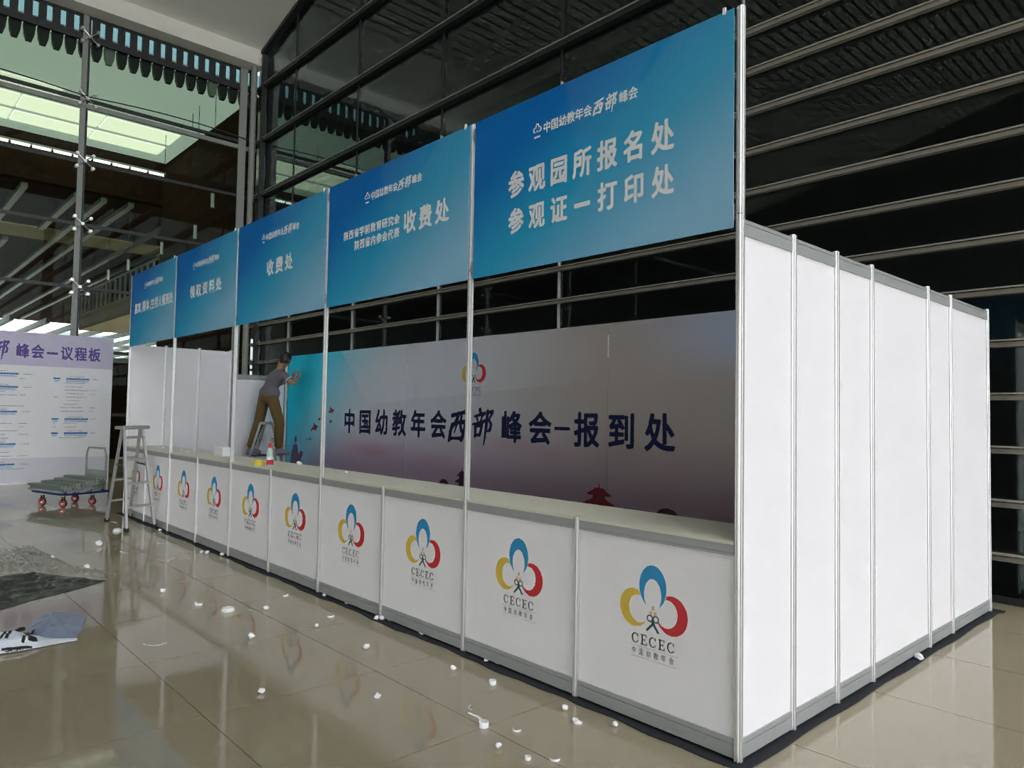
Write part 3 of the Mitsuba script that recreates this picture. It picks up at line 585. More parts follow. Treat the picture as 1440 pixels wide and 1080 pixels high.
bl = [('pale grey office block seen through the far glazing, widest of the distant buildings', -170, 14, 60, 10), ('taller slate grey tower seen through the far glazing', -150, 25, 33, 15)]
for lab, x, y0, y1, h in bl:
    t = thing('distant_building', lab, 'building')
    obj('body', bx(x - 12, x, y0, y1, -.3, h), FAR_GREY, t)
    for zz in np.arange(3, h - 2, 3.6):
        obj('window_band', bx(x - .1, x + .05, y0 + 1, y1 - 1, zz, zz + 1.6), WALL_GREY, t)
t = thing('gap_filler', 'added dark kiosk standing in the wing behind the schedule board', 'filler')  # block added to fill the dark gap between board and booth
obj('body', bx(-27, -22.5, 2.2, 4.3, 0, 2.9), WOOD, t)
obj('filler_rim', bx(-27.05, -22.4, 2.15, 4.35, 2.9, 3.05), GREY_STEEL, t)
# hanging tube lamps
for i, x in enumerate((-15.2, -18.1, -20.9, -24.4, -26.9)):
    if x > -16.2:
        x = -16.9
    where = ['nearest the corner column', 'second from the corner column', 'third from the corner column', 'fourth from the corner column', 'farthest from the corner column'][i]
    t = thing('tube_lamp', f'slim white hanging tube lamp in the wing, {where}', 'lamp', 'hanging tube lamps')
    zz = 6.1 if i else 6.7
    obj('shade', tube((x, 3.6, zz), (x, 3.6, zz + .36), .045, 12), P_WHITE, t)
    obj('cord', tube((x, 3.6, zz + .36), (x, 3.6, 9.74 if x > -23.7 else 8.3), .008, 5), STEEL_DARK, t)

# ================================================================== THE BOOTH
S = .99
T_H, S_H, C_H = 3.51, 2.50, .985
Z0 = .008                                     # the carpet's pile carries the frame

# carpet with a slightly wavy edge
pts = []
for x in np.arange(-10.05, .05, .06):
    pts.append((x, -.056 + .012 * math.sin(x * 5.1) + .018 * math.exp(-((x + .93) / .1) ** 2) * -1 + .006 * math.sin(x * 17)))
for y in np.arange(-.05, 4.15, .06):
    pts.append((.058 + .006 * math.sin(y * 7) + (.03 if y > 4.0 else 0), y))
pts += [(-10.05, 4.13)]
t = thing('carpet', 'thin dark grey carpet laid under the whole booth, its edge showing past the frame', 'carpet')
scene[t] = mikit.ply(prism_z(Polygon(pts).buffer(0), .0005, Z0), CARPET)


def post_profile(r=.021, g=.0045, d=.006):
    """eight sided system post with a slot in every side."""
    out = []
    for k in range(8):
        a = math.pi / 8 + k * math.pi / 4
        b = a + math.pi / 4
        p, q = np.array([math.cos(a), math.sin(a)]) * r, np.array([math.cos(b), math.sin(b)]) * r
        m = (p + q) / 2
        n = m / np.linalg.norm(m)
        u = (q - p) / np.linalg.norm(q - p)
        out += [tuple(p), tuple(m - u * g), tuple(m - u * g - n * d), tuple(m + u * g - n * d), tuple(m + u * g)]
    return Polygon(out)


POST = post_profile()


def post(name, label, x, y, h, group, joint=None):
    t = thing(name, label, 'post', group)
    p = affinity.translate(POST, x, y)
    z = Z0 + .006
    obj('foot', prism_z(affinity.translate(Point(0, 0).buffer(.017, 4), x, y), Z0, z + .002), RUBBER, t)
    if joint:
        obj('lower_shaft', prism_z(p, z, joint - .002), ALU, t)
        obj('upper_shaft', prism_z(p, joint + .002, h), ALU, t)
        obj('joint_sleeve', prism_z(affinity.translate(Point(0, 0).buffer(.0135, 4), x, y), joint - .03, joint + .03), ALU_LINE, t)
    else:
        obj('shaft', prism_z(p, z, h), ALU, t)
    obj('cap', prism_z(affinity.translate(Point(0, 0).buffer(.0145, 4), x, y), h - .004, h + .003), ALU, t)
    return t


ORD = ['first', 'second', 'third', 'fourth', 'fifth', 'sixth', 'seventh', 'eighth', 'ninth', 'tenth', 'eleventh']
for k in range(6):
    lab = 'tall silver corner post where the blue banners meet the white side wall' if k == 0 else (
        'tall silver post at the far left end of the booth, beside the stepladder' if k == 5 else f'tall silver post between two blue banners, {ORD[k - 1]} along from the near corner post')
    post('tall_post', lab, -1.98 * k, 0, T_H, 'tall front posts', joint=2.52)
for k in range(5):
    post('short_post', f'short silver post between two counter fronts, {ORD[k]} along from the near corner', -.99 - 1.98 * k, 0, C_H + .012, 'short counter posts')
SY = [.516, 1.03, 1.524, 2.512, 3.003, 3.962]
for k, y in enumerate(SY):
    lab = 'silver post ending the white side wall at the back corner' if k == 5 else f'silver post in the white side wall, {ORD[k]} back from the tall corner post'
    post('side_post', lab, 0, y, S_H + .012, 'side wall posts')
for k, y in enumerate((.495, .99, 1.485, 2.44)):
    lab = ['first', 'second', 'third'][k] + ' silver post of the far end wall counted from the stepladder' if k < 3 else 'silver post between the booth door and the mural'
    post('end_wall_post', lab, -9.9, y, S_H + .012, 'end wall posts')


def beam_profile(z0, h, flip=1):
    """face of a system beam: body with a lip set off by a fine groove, in (depth, z) with the face at -depth."""
    d = .011
    a, b, c = z0 + h * .70, z0 + h * .76, z0 + h
    return [(-d, z0), (-d, a), (-d + .004, a), (-d + .004, b), (-d, b), (-d, c), (d, c), (d, z0)]


def flipped(z0, h):
    return [(p, 2 * z0 + h - z) for p, z in beam_profile(z0, h)][::-1]


# counter fronts
petal_labels = ('blue printed petal', 'yellow printed petal', 'red printed petal')
for j in range(10):
    x0, x1 = -S * (j + 1) + .019, -S * j - .019
    where = ['nearest the tall corner post', 'second from the near corner', 'third from the near corner', 'fourth from the near corner', 'fifth from the near corner', 'sixth from the near corner',
             'seventh from the near corner', 'eighth from the near corner', 'ninth from the near corner, partly behind the stepladder', 'tenth and last, behind the stepladder'][j]
    t = thing('counter_unit', f'white counter front with three petal emblem, {where}', 'counter', 'counter fronts')
    pn = obj('panel', bx(x0, x1, -.002, .002, .10, .94), WHITE, t, label='white laminate panel')
    obj('bottom_beam', prism_x(beam_profile(Z0 + .015, .086), x0, x1), ALU_DULL, t)
    obj('top_beam', prism_x(flipped(.931, .054), x0, x1), ALU_DULL, t)
    for xx in (x0 + .06, x1 - .06):
        obj('rear_leg', bx(xx - .015, xx + .015, .44, .47, Z0, .9845), ALU, t)
    cx = (x0 + x1) / 2 + .018
    Y = -.0022
    b, ye, r, do, fi = emblem(cx, .588, .205)
    for g, mt, lb in zip((b, ye, r), (P_BLUE, P_YELLOW, P_RED), petal_labels):
        obj('petal', front(g, Y), mt, pn, label=lb)
    obj('dots', front(do, Y), P_BEIGE, pn)
    obj('figure', front(fi, Y), P_GREEN, pn, label='small dark green knotted figure')
    obj('lettering', front(cecec(cx - .128, cx + .130, .404, .456), Y), INK, pn, label='black lettering CECEC')
    obj('small_lettering', front(fit('中国幼教年会', cx - .126, cx + .128, .350, .384, bold=.0, squeeze=1.55), Y), INK, pn, label='small black lettering 中国幼教年会', kind='stuff')
    obj('rule', front(union_all([sbox(cx - .135, .3925, cx + .15, .394), sbox(cx - .135, .338, cx + .15, .3395)]), Y), P_LINE, pn)
# counter boards
for j in range(10):
    x0, x1 = -S * (j + 1) + .0012, -S * j - .0012
    where = 'nearest the tall corner post' if j == 0 else f'{ORD[j]} from the tall corner post'
    t = thing('worktop', f'cream board on top of the counter, {where}', 'countertop', 'counter boards')
    bd = sbox(x0, -.016, x1, .495)
    for px in ((-S * j, -S * (j + 1))):
        bd = bd.difference(Point(px, 0).buffer(.024, 4))
    obj('board', prism_z(bd, .985, 1.0), COUNTER, t)

# white side wall (faces +x) and the far end wall
ys = [0] + SY
for k in range(6):
    y0, y1 = ys[k] + .019, ys[k + 1] - .019
    where = 'nearest the tall corner post' if k == 0 else ('at the back corner' if k == 5 else f'{ORD[k]} from the tall corner post')
    size = 'wide' if y1 - y0 > .7 else 'narrow'
    t = thing('partition', f'{size} white side wall panel, {where}', 'wall panel', 'side wall panels')
    obj('sheet', bx(-.002, .002, y0, y1, .10, 2.43), WHITE, t)
    P = [(-p, z) for p, z in beam_profile(Z0 + .015, .086)][::-1]
    obj('bottom_beam', prism_y(P, y0, y1), ALU_DULL, t)
    P = [(-p, z) for p, z in beam_profile(2.422, .075)][::-1]
    obj('top_beam', prism_y(P, y0, y1), ALU_DULL, t)
for k, (a, b) in enumerate(((0, .495), (.495, .99), (.99, 1.485))):
    t = thing('partition', f'narrow white panel of the far end wall, {["beside the leftmost tall post", "middle of three", "next to the booth door"][k]}', 'wall panel', 'far end wall panels')
    obj('sheet', bx(-9.902, -9.898, a + .019, b - .019, .10, 2.43), WHITE, t)
    obj('bottom_beam', prism_y([(-9.9 - p, z) for p, z in beam_profile(Z0 + .015, .086)][::-1], a + .019, b - .019), ALU_DULL, t)
    obj('top_beam', prism_y([(-9.9 - p, z) for p, z in beam_profile(2.43, .06)][::-1], a + .019, b - .019), WHITE, t)
t = thing('booth_door', 'white booth door in the far end wall, behind the man on the ladder', 'door')
obj('leaf', rbox(-9.917, -9.883, 1.535, 2.395, .03, 2.05, .003), WHITE, t)
obj('frame', cat([bx(-9.92, -9.88, 1.506, 1.533, Z0, 2.06), bx(-9.92, -9.88, 2.397, 2.42, Z0, 2.06)]), ALU_DULL, t)
obj('header', prism_y([(-9.9 - p, z) for p, z in beam_profile(2.06, .075)][::-1], 1.506, 2.42), ALU_DULL, t, label='grey door header beam')
h = obj('handle_plate', rbox(-9.883, -9.876, 2.325, 2.36, .93, 1.12, .002), STAINLESS, t)
obj('lever', cat([tube((-9.876, 2.342, 1.06), (-9.83, 2.342, 1.06), .009, 8), tube((-9.835, 2.345, 1.06), (-9.835, 2.22, 1.06), .009, 8)]), STAINLESS, h)


# blue banners
def banner_print(p, n, uv):
    """printed artwork, repeated on every banner: strong blue at the upper left running to a pale grey blue at the lower right, with slanting rays."""
    u = (-p.x - .002) / 1.98
    u = 1 - (u - dr.floor(u))
    v = (p.z - 2.45) / 1.06
    t = dr.clip(u * .68 + (1 - v) * .72 - .27, 0, 1)
    c = mikit.mix(mi.Color3f(.003, .15, .50), mi.Color3f(.025, .35, .60), mikit.smoothstep(0, .55, t))
    c = mikit.mix(c, mi.Color3f(.27, .52, .72), mikit.smoothstep(.45, 1.05, t))
    ray = mikit.smoothstep(.0, .03, u - .25 - v * .55) * .07 - mikit.smoothstep(.0, .02, u - .40 - v * .36) * .05
    ray += mikit.smoothstep(.55, .57, u + .12 * v) * .04
    return mikit.mix(c, mi.Color3f(.45, .62, .72), dr.clip(ray * 1.3 * v, 0, 1))


BANNER = principled('banner_print_material', mikit.proc(banner_print), 0.6, spec=.15)


def line_on(x0, x1, z0, z1, s, pn, label, bold=.03, **k):
    obj('lettering', front(fit(s, x0, x1, z0, z1, bold, brush_scale=0, **k), -.0262), P_WHITE, pn, label=label)


HEAD = '中国幼教年会西部峰会'
names = ['nearest the corner post, reading 参观园所报名处 参观证-打印处', 'with two lines and large 收费处, second from the corner post', 'reading 收费处 alone, third from the corner post',
         'reading 领取资料处, fourth from the corner post', 'reading 嘉宾/媒体/主持人报到处, at the far left end']
for k in range(5):
    x1, x0 = -1.98 * k - (.022 if k == 0 else .006), -1.98 * k - 1.930
    t = thing('fascia_banner', f'blue banner over the counter {names[k]}', 'banner', 'blue banners over the counter')
    pn = obj('sheet', bx(x0, x1, -.026, -.0225, 2.455, 3.505), BANNER, t)
    obj('back_rail', cat([bx(-1.98 * k - 1.955, -1.98 * k - .025, -.0215, .012, 3.40, 3.47), bx(-1.98 * k - 1.955, -1.98 * k - .025, -.0215, .012, 2.50, 2.57)]), ALU_DULL, t)
    obj('hanging_clip', bx(x1 - .06, x1 - .045, -.030, -.02, 3.49, 3.525), P_WHITE, t)
    o = -1.98 * k
    hx0, hx1 = (-1.285, -.585) if k == 0 else ((-1.25, -.555) if k == 1 else ((-1.24, -.52) if k == 2 else ((-1.24, -.50) if k == 3 else (-1.22, -.50))))
    obj('header_lettering', front(fit(HEAD, o + hx0, o + hx1, 3.225, 3.335, .02), -.0262), P_WHITE, pn, label='white heading 中国幼教年会西部峰会')
    e = emblem(o + hx0 - .055, 3.292, .036)
    obj('header_emblem', front(union_all(e[:3] + [e[4]]), -.0262), P_WHITE, pn, label='small pale three petal emblem')
    obj('emblem_caption', front(sbox(o + hx0 - .080, 3.240, o + hx0 - .030, 3.252), -.0262), P_WHITE, pn)
    if k == 0:
        line_on(-1.592, -.353, 2.915, 3.085, '参观园所报名处', pn, 'white lettering 参观园所报名处', squeeze=1.25)
        line_on(-1.586, -.352, 2.688, 2.850, '参观证-打印处', pn, 'white lettering 参观证-打印处', squeeze=1.30)
    if k == 1:
        line_on(-3.644, -2.812, 2.99, 3.068, '陕西省学前教育研究会', pn, 'small white lettering 陕西省学前教育研究会', squeeze=1.08)
        line_on(-3.466, -2.812, 2.885, 2.965, '陕西省内参会代表', pn, 'small white lettering 陕西省内参会代表', squeeze=1.08)
        line_on(-2.755, -2.203, 2.895, 3.068, '收费处', pn, 'large white lettering 收费处', squeeze=1.2)
    if k == 2:
        line_on(-5.160, -4.590, 2.89, 3.05, '收费处', pn, 'large white lettering 收费处', squeeze=1.22)
    if k == 3:
        line_on(-7.355, -6.340, 2.895, 3.052, '领取资料处', pn, 'large white lettering 领取资料处', squeeze=1.22)
    if k == 4:
        line_on(-9.655, -7.985, 2.91, 3.07, '嘉宾/媒体/主持人报到处', pn, 'white lettering 嘉宾/媒体/主持人报到处', squeeze=1.05)


# mural backdrop
def mural_print(p, n, uv):
    """printed dawn landscape: turquoise at the far left, cool grey and lilac mist in the middle, rose below, brown grey and a blue sky corner at the right."""
    u = (p.x + 9.9) / 9.9
    v = p.z / 2.5
    w = .05 * mikit.fbm(p.x * .8, p.z * 1.6, 0.0, octaves=3)
    mist = mikit.mix(mi.Color3f(.60, .62, .70), mi.Color3f(.39, .335, .305), mikit.smoothstep(.35, .8, u + w))
    low = mikit.mix(mi.Color3f(.54, .40, .53), mi.Color3f(.34, .25, .28), mikit.smoothstep(.3, .8, u))
    c = mikit.mix(low, mist, mikit.smoothstep(.30, .66, v + w))
    c = mikit.mix(mi.Color3f(.005, .66, .90), c, mikit.smoothstep(.06, .33, u + .25 * (.75 - v) + w))
    c = mikit.mix(c, mi.Color3f(.33, .46, .72), mikit.smoothstep(.70, .98, u) * mikit.smoothstep(.80, 1.02, v + .08 * u + w))
    ray = mikit.smoothstep(.0, .02, (u - .19) * 4 + v - .95) * mikit.smoothstep(.0, .012, v - .66 - .22 * (u - .25))
    c = mikit.mix(c, mi.Color3f(.76, .80, .88), ray * .22 * (1 - mikit.smoothstep(.45, .75, u)))
    rose = mikit.smoothstep(.45, 1, mikit.fbm(p.x * .7 + 3, p.z * 4, 0.0, octaves=2)) * mikit.smoothstep(.25, .45, v) * (1 - mikit.smoothstep(.45, .62, v))
    return mikit.mix(c, mi.Color3f(.50, .14, .22), rose * .5)


MURAL = principled('mural_print_material', mikit.proc(mural_print), 0.55, spec=.2)
MY = 2.465
t = thing('mural_backdrop', 'wide printed mural reading 中国幼教年会西部峰会-报到处 across the back of the booth', 'mural')
edges = [-9.88, -6.31, -2.84, -.03]
for a, b in zip(edges[:-1], edges[1:]):
    obj('sheet', bx(a + .002, b - .002, MY, MY + .006, .02, 2.48), MURAL, t)
for i, a in enumerate(edges[1:-1]):
    obj('seam_tape', cat([bx(a - .006, a + .006, MY - .001, MY, 2.02, 2.20), bx(a - .002, a + .002, MY - .001, MY, .02, 1.3)]) if i == 0 else bx(a - .006, a + .006, MY - .001, MY, 2.14, 2.36), P_WHITE, t)
obj('back_frame', cat([bx(x - .02, x + .02, MY + .007, MY + .045, Z0, 2.47) for x in np.arange(-9.86, 0, .98)] + [bx(-9.88, -.03, MY + .007, MY + .045, z, z + .05) for z in (Z0, 1.2, 2.42)]), ALU_DULL, t)
MYF = MY - .0002
for s, x0, x1, z0, z1 in (('中国幼教年会', -7.945, -5.435, 1.238, 1.60), ('西', -5.40, -4.985, 1.20, 1.62), ('部', -4.93, -4.535, 1.19, 1.635), ('峰会', -4.40, -3.607, 1.242, 1.60), ('-', -3.562, -3.338, 1.405, 1.440), ('报到处', -3.284, -2.05, 1.242, 1.60)):
    obj('lettering', front(fit(s, x0, x1, z0, z1, .028, squeeze=1.28 if len(s) > 1 else None) if s != '-' else sbox(x0, z0, x1, z1), MYF), NAVY, t, label='dark navy lettering ' + s)
e = emblem(-4.92, 2.045, .225)
for g, mt, lb in zip(e[:3], (P_BLUE, P_YELLOW, P_RED), petal_labels):
    obj('petal', front(g, MYF), mt, t, label=lb)
obj('figure', front(e[4], MYF), P_GREEN, t)
obj('emblem_lettering', front(union_all([cecec(-5.06, -4.78, 1.83, 1.885), fit('中国幼教年会', -5.06, -4.78, 1.765, 1.80, 0, squeeze=1.5), sbox(-5.07, 1.812, -4.77, 1.815)]), MYF), INK, t)
# printed birds, figure and pavilions
bird = lambda x, z, s: affinity.translate(affinity.scale(Polygon([(-1, -.1), (-.45, .18), (-.35, .75), (.1, .35), (.45, .4), (1, .1), (.5, .02), (.25, -.45), (-.05, -.2), (-.5, -.35)]), s, s, origin=(0, 0)), x, z)
obj('birds', front(union_all([bird(-8.35, 1.56, .10), bird(-8.87, 1.29, .12), bird(-8.98, 1.25, .05), bird(-8.73, 1.43, .045)]), MYF), P_DARKRED, t, label='dark red printed birds')
obj('leaves', front(union_all([bird(-8.36, 1.40, .05), bird(-8.66, 1.38, .03), bird(-9.02, 1.10, .05), bird(-9.12, 1.09, .03)]), MYF), P_DUSK, t)
obj('statue', front(union_all([ellipse(-9.53, 1.08, .05, .06), Polygon([(-9.60, 1.0), (-9.47, 1.0), (-9.42, .86), (-9.30, .74), (-9.30, .60), (-9.72, .60), (-9.68, .86)]), ellipse(-9.33, .84, .07, .055, 40)]), MYF), P_DUSK, t, label='dusky purple printed statue')


def pagoda(x, z, s, tiers):
    out = []
    for k in range(tiers):
        w = 1 - .22 * k
        b = k * .42
        out += [sbox(-.45 * w, b - .2, .45 * w, b + .12), Polygon([(-.95 * w, b + .16), (-.8 * w, b + .1), (.8 * w, b + .1), (.95 * w, b + .16), (.55 * w, b + .3), (.3 * w, b + .44), (-.3 * w, b + .44), (-.55 * w, b + .3)])]
    out.append(sbox(-.03, tiers * .42, .03, tiers * .42 + .2))
    return affinity.translate(affinity.scale(union_all(out), s, s, origin=(0, 0)), x, z)


obj('pagoda', front(pagoda(-2.94, .66, .22, 2), MYF), P_DARKRED, t, label='dark red printed pagoda roof')
obj('dark_tower', front(union_all([pagoda(-5.10, .62, .19, 3), pagoda(-6.25, .62, .06, 2), ellipse(-5.46, .68, .09, .06), ellipse(-2.13, .66, .12, .075), pagoda(-4.05, .62, .07, 2)]), MYF), P_MAROON, t, label='dark printed towers and hills')

# ================================================================== SCHEDULE BOARD beyond the booth
BXX = -15.40
t = thing('schedule_board', 'tall white schedule board reading 西部峰会-议程板 with blue table rows, beside the trolley', 'board')
BY0, BY1, BH = -2.9, 1.10, 3.03
pn = obj('panel', rbox(BXX - .06, BXX, BY0, BY1, .0, BH, .004), WHITE_BOARD, t)
obj('header_band', bx(BXX - .001, BXX + .0008, BY0 + .004, BY1 - .004, 2.36, BH - .004), principled('lilac_print', (.60, .56, .74), .5), pn, label='lilac heading band')
obj('lower_tint', bx(BXX - .001, BXX + .0006, BY0 + .004, BY1 - .004, .03, .52), principled('pale_lilac_print', (.70, .70, .77), .5), pn)
XF = BXX + .001
obj('lettering', east(fit('峰会-议程板', -.63, .86, 2.51, 2.80, .03, squeeze=1.1), XF), PURPLE, pn, label='purple lettering 峰会-议程板')
obj('lettering', east(fit('西部', -1.36, -.74, 2.44, 2.86, 0, squeeze=1.1), XF), PURPLE, pn, label='purple brush lettering 西部')
obj('lettering', east(fit('中国幼教年会', -2.80, -1.42, 2.51, 2.80, .03, squeeze=1.05), XF), PURPLE, pn)


def table_rows(y0, y1, rows):
    bars, pale, lines, pink = [], [], [], []
    for kind, z, a, b in rows:
        p, q = y0 + (y1 - y0) * a, y0 + (y1 - y0) * b
        (bars if kind == 'b' else pale if kind == 'p' else lines if kind == 'l' else pink).append(sbox(p, z - (.016 if kind == 'b' else .02 if kind == 'p' else .005), q, z + (.016 if kind == 'b' else .02 if kind == 'p' else .005)))
    return bars, pale, lines, pink


r2 = random.Random(5)
for y0, y1, tops in ((-2.75, -1.85, (2.15, 1.75, 1.2, .8)), (-1.68, -.33, (2.19, 1.93, 1.44, .80, .40)), (.0, .82, (2.13, 1.30, 1.01))):
    rows = []
    for i, z in enumerate(tops):
        rows += [('b', z, .02, .17), ('b', z, .30, .82), ('l', z, .88, .99), ('p', z - .045, .30, .80), ('l', z + .045, .35, .7), ('p', z - .045, .04, .15)]
        end = (tops[i + 1] if i + 1 < len(tops) else z - .20) + .10
        zz = z - .09
        while zz > end:
            a = r2.choice([.2, .26, .3])
            rows.append((r2.choice('lllk'), zz, a, a + r2.uniform(.25, .55)))
            if r2.random() < .4:
                rows.append((r2.choice('lk'), zz, .84, .84 + r2.uniform(.06, .14)))
            if r2.random() < .3:
                rows.append(('l', zz, .05, .05 + r2.uniform(.05, .1)))
            zz -= .072
    for g, mt, nm in zip(table_rows(y0, y1, rows), (P_BAR, P_BAR_PALE, P_LINE, P_PINKLINE), ('blue_row', 'pale_row', 'text_lines', 'text_lines')):
        if nm == 'blue_row':
            for q in g:
                obj(nm, east(q, XF), mt, pn)
        elif g:
            obj(nm, cat([east(q, XF) for q in g]), mt, pn, kind='stuff')
obj('back_brace', cat([bar((BXX - .06, y, 1.9), (BXX - .75, y, .0), .03, .03) for y in (-2.2, .4)]), GREY_STEEL, t)

# ================================================================== STEPLADDERS


def stepladder(label, F1, F2, R1, R2, top, rungs, cap_w=.10, slim=1.0):
    t = thing('stepladder', label, 'ladder')
    F1, F2, R1, R2 = (np.array(p, float) for p in (F1, F2, R1, R2))
    T1, T2 = (F1 + R1) / 2 + [0, 0, top], (F2 + R2) / 2 + [0, 0, top]
    cen = (T1 + T2) / 2
    fwd = (F1 + F2 - R1 - R2)[:2]
    fwd = np.append(fwd / np.linalg.norm(fwd), 0)
    side = (T2 - T1) / np.linalg.norm(T2 - T1)
    tops = {}
    for nm, foot, hd in (('front', F1, T1 + fwd * .05 + side * .05), ('front', F2, T2 + fwd * .05 - side * .05), ('rear', R1, T1 - fwd * .05 + side * .05), ('rear', R2, T2 - fwd * .05 - side * .05)):
        f = foot + [0, 0, .035]
        obj('leg', bar(f, hd, .028 * slim, .055 * slim, up=fwd), LADDER, t)
        obj('rubber_foot', rbox(foot[0] - .022, foot[0] + .022, foot[1] - .03, foot[1] + .03, foot[2] + .0005, foot[2] + .05, .006), RUBBER, t)
        tops[nm, len(tops)] = (foot, hd)
    L = list(tops.values())
    for a, b, s in ((L[0], L[1], 1), (L[2], L[3], -1)):
        for z in rungs:
            k = z / top
            p, q = a[0] + (a[1] - a[0]) * k, b[0] + (b[1] - b[0]) * k
            u = (q - p) / np.linalg.norm(q - p)
            if s > 0:
                obj('tread', bar(p, q, .085 * slim, .022), LADDER, t)
            else:
                obj('rear_rung', bar(p, q, .05, .022), LADDER, t)
    m = rbox(-cap_w, cap_w, -np.linalg.norm(T2 - T1) / 2 - .01, np.linalg.norm(T2 - T1) / 2 + .01, -.02, .025, .008)
    M = np.eye(4)
    M[:3, 0], M[:3, 1], M[:3, 3] = fwd, side, cen
    M[:3, 0] = np.cross(side, [0, 0, 1])
    m.apply_transform(M)
    obj('top_cap', m, LADDER, t)
    for a, c in ((L[0], L[2]), (L[1], L[3])):
        p, q = a[0] + (a[1] - a[0]) * .62, c[0] + (c[1] - c[0]) * .62
        obj('spreader', bar(p, q, .006, .02), STEEL_DARK, t)
    return t


stepladder('grey aluminium stepladder standing open on the floor between the trolley and the counter', (-8.24, -.40, 0), (-8.33, -.047, Z0), (-9.30, -.37, 0), (-9.43, -.047, Z0), 1.29, (.29, .58, .88, 1.16))
stepladder('small stepladder under the man inside the booth', (-8.99, 2.09, Z0), (-9.23, 2.31, Z0), (-9.57, 1.47, Z0), (-9.81, 1.69, Z0), 1.34, (.27, .56, .832, 1.10), cap_w=.045, slim=.65)

# ================================================================== TROLLEY WITH ALUMINIUM PROFILES
U, V = np.array([.955, .297, 0]), np.array([-.297, .955, 0])
A0 = np.array([-12.15, -.80, 0])
at = lambda u, v, z: A0 + U * u + V * v + np.array([0, 0, z])


def uvbox(u0, u1, v0, v1, z0, z1, r=0):
    m = rbox(u0, u1, v0, v1, z0, z1, r) if r else bx(u0, u1, v0, v1, z0, z1)
    M = np.eye(4)
    M[:3, 0], M[:3, 1], M[:3, 3] = U, V, A0
    m.apply_transform(M)
    return m


t = thing('trolley', 'blue platform trolley with red wheels and a grey push handle, left of the stepladder', 'trolley')
obj('deck', uvbox(0, .92, 0, .74, .165, .205, .012), CART_BLUE, t)
for (u, v) in ((.5 - .04, -.0 + .13), (.88, .1), (.5 - .06 - .18, .60), (.80, .62)):
    pass
for (wx, wy) in ((-11.61, -.73), (-11.18, -.53), (-11.82, -.24), (-11.28, -.11)):
    c = np.array([wx, wy, .065])
    ax = np.array([-.69, .72, 0])
    w = obj('wheel', tube(c - ax * .020, c + ax * .020, .047, 20), CART_RED, t)
    obj('tyre', to_tri(m3.Manifold.revolve(m3.CrossSection.circle(.013, 8).translate((.052, 0)), 20)).apply_transform(trimesh.geometry.align_vectors([0, 0, 1], ax)).apply_translation(c), RUBBER, w)
    obj('hub', tube(c - ax * .024, c + ax * .024, .016, 10), STAINLESS, w)
    obj('fork', cat([bar(c + ax * s * .027, c + ax * s * .027 + [0, 0, .10], .006, .03, up=ax) for s in (-1, 1)]), STEEL_DARK, t)
e1, e2 = at(.30, .70, .2), at(.86, .70, .2)
hp = [e1, e1 + [0, 0, .40], e1 + [0, 0, .58], e1 + U * .05 + [0, 0, .68], e2 - U * .05 + [0, 0, .68], e2 + [0, 0, .58], e2 + [0, 0, .40], e2]
obj('handle', pipe(hp, .016, 8), GREY_STEEL, t)
obj('handle_panel', uvbox(.31, .85, .692, .702, .21, .52), ALU_DULL, t)
# the load: many system profiles, each its own
prof = Polygon([(0, 0), (.062, 0), (.062, .012), (.052, .012), (.052, .022), (.062, .022), (.062, .034), (0, .034), (0, .022), (.010, .022), (.010, .012), (0, .012)])
hole = prof.difference(sbox(.018, .008, .044, .026))


def profile_mesh(L):
    m = ext(hole, L)
    v = m.vertices.copy()
    m.vertices = np.stack([v[:, 2], v[:, 0], v[:, 1]], 1)
    return m


cut_end = profile_mesh(.004)
pm = {L: profile_mesh(L) for L in (.95, 1.02)}
base = {}
cut_ply = mikit.ply(cut_end, PROFILE_LIGHT)
layers = [(.2055, 12, -.04, 0), (.2415, 12, -.05, 0), (.2775, 11, -.06, .0), (.3135, 9, .02, .14), (.3495, 6, .06, .32), (.3855, 4, .10, .46)]
cnt = 0
for z, nn, u0, v0 in layers:
    for k in range(nn):
        L = .95 if (k * 7 + int(z * 100)) % 3 else 1.02
        u = u0 + random.uniform(-.035, .035)
        v = v0 + k * .0635 - .02
        if v > .60:
            continue
        p = at(u, v, z)
        M = T().translate(p.tolist()).rotate((0, 0, 1), math.degrees(math.atan2(U[1], U[0])))
        t = thing('aluminium_profile', 'greenish grey aluminium profile in the stack on the trolley', 'profile', 'aluminium profiles stacked on the trolley')
        var = (PROFILE_GREEN, PROFILE_B, PROFILE_C)[random.randrange(3)]
        if (L, var) not in base:
            base[L, var] = mikit.ply(pm[L], var)
        scene[t] = {**base[L, var], 'to_world': M}
        scene[t + '__cut_end'] = {**cut_ply, 'to_world': M @ T().translate((L, 0, 0))}
        cnt += 1

# ================================================================== THE MAN ON THE LADDER


def limbs(bones, joints, refine=.02, it=8):
    parts = []
    for a, b in bones:
        (pa, ra), (pb, rb) = joints[a], joints[b]
        parts.append(m3.Manifold.batch_hull([m3.Manifold.sphere(ra, 14).translate(tuple(pa)), m3.Manifold.sphere(rb, 14).translate(tuple(pb))]))
    man = m3.Manifold.batch_boolean(parts, m3.OpType.Add).refine_to_length(refine)
    m = to_tri(man)
    m.merge_vertices()
    trimesh.smoothing.filter_taubin(m, iterations=it)
    return m


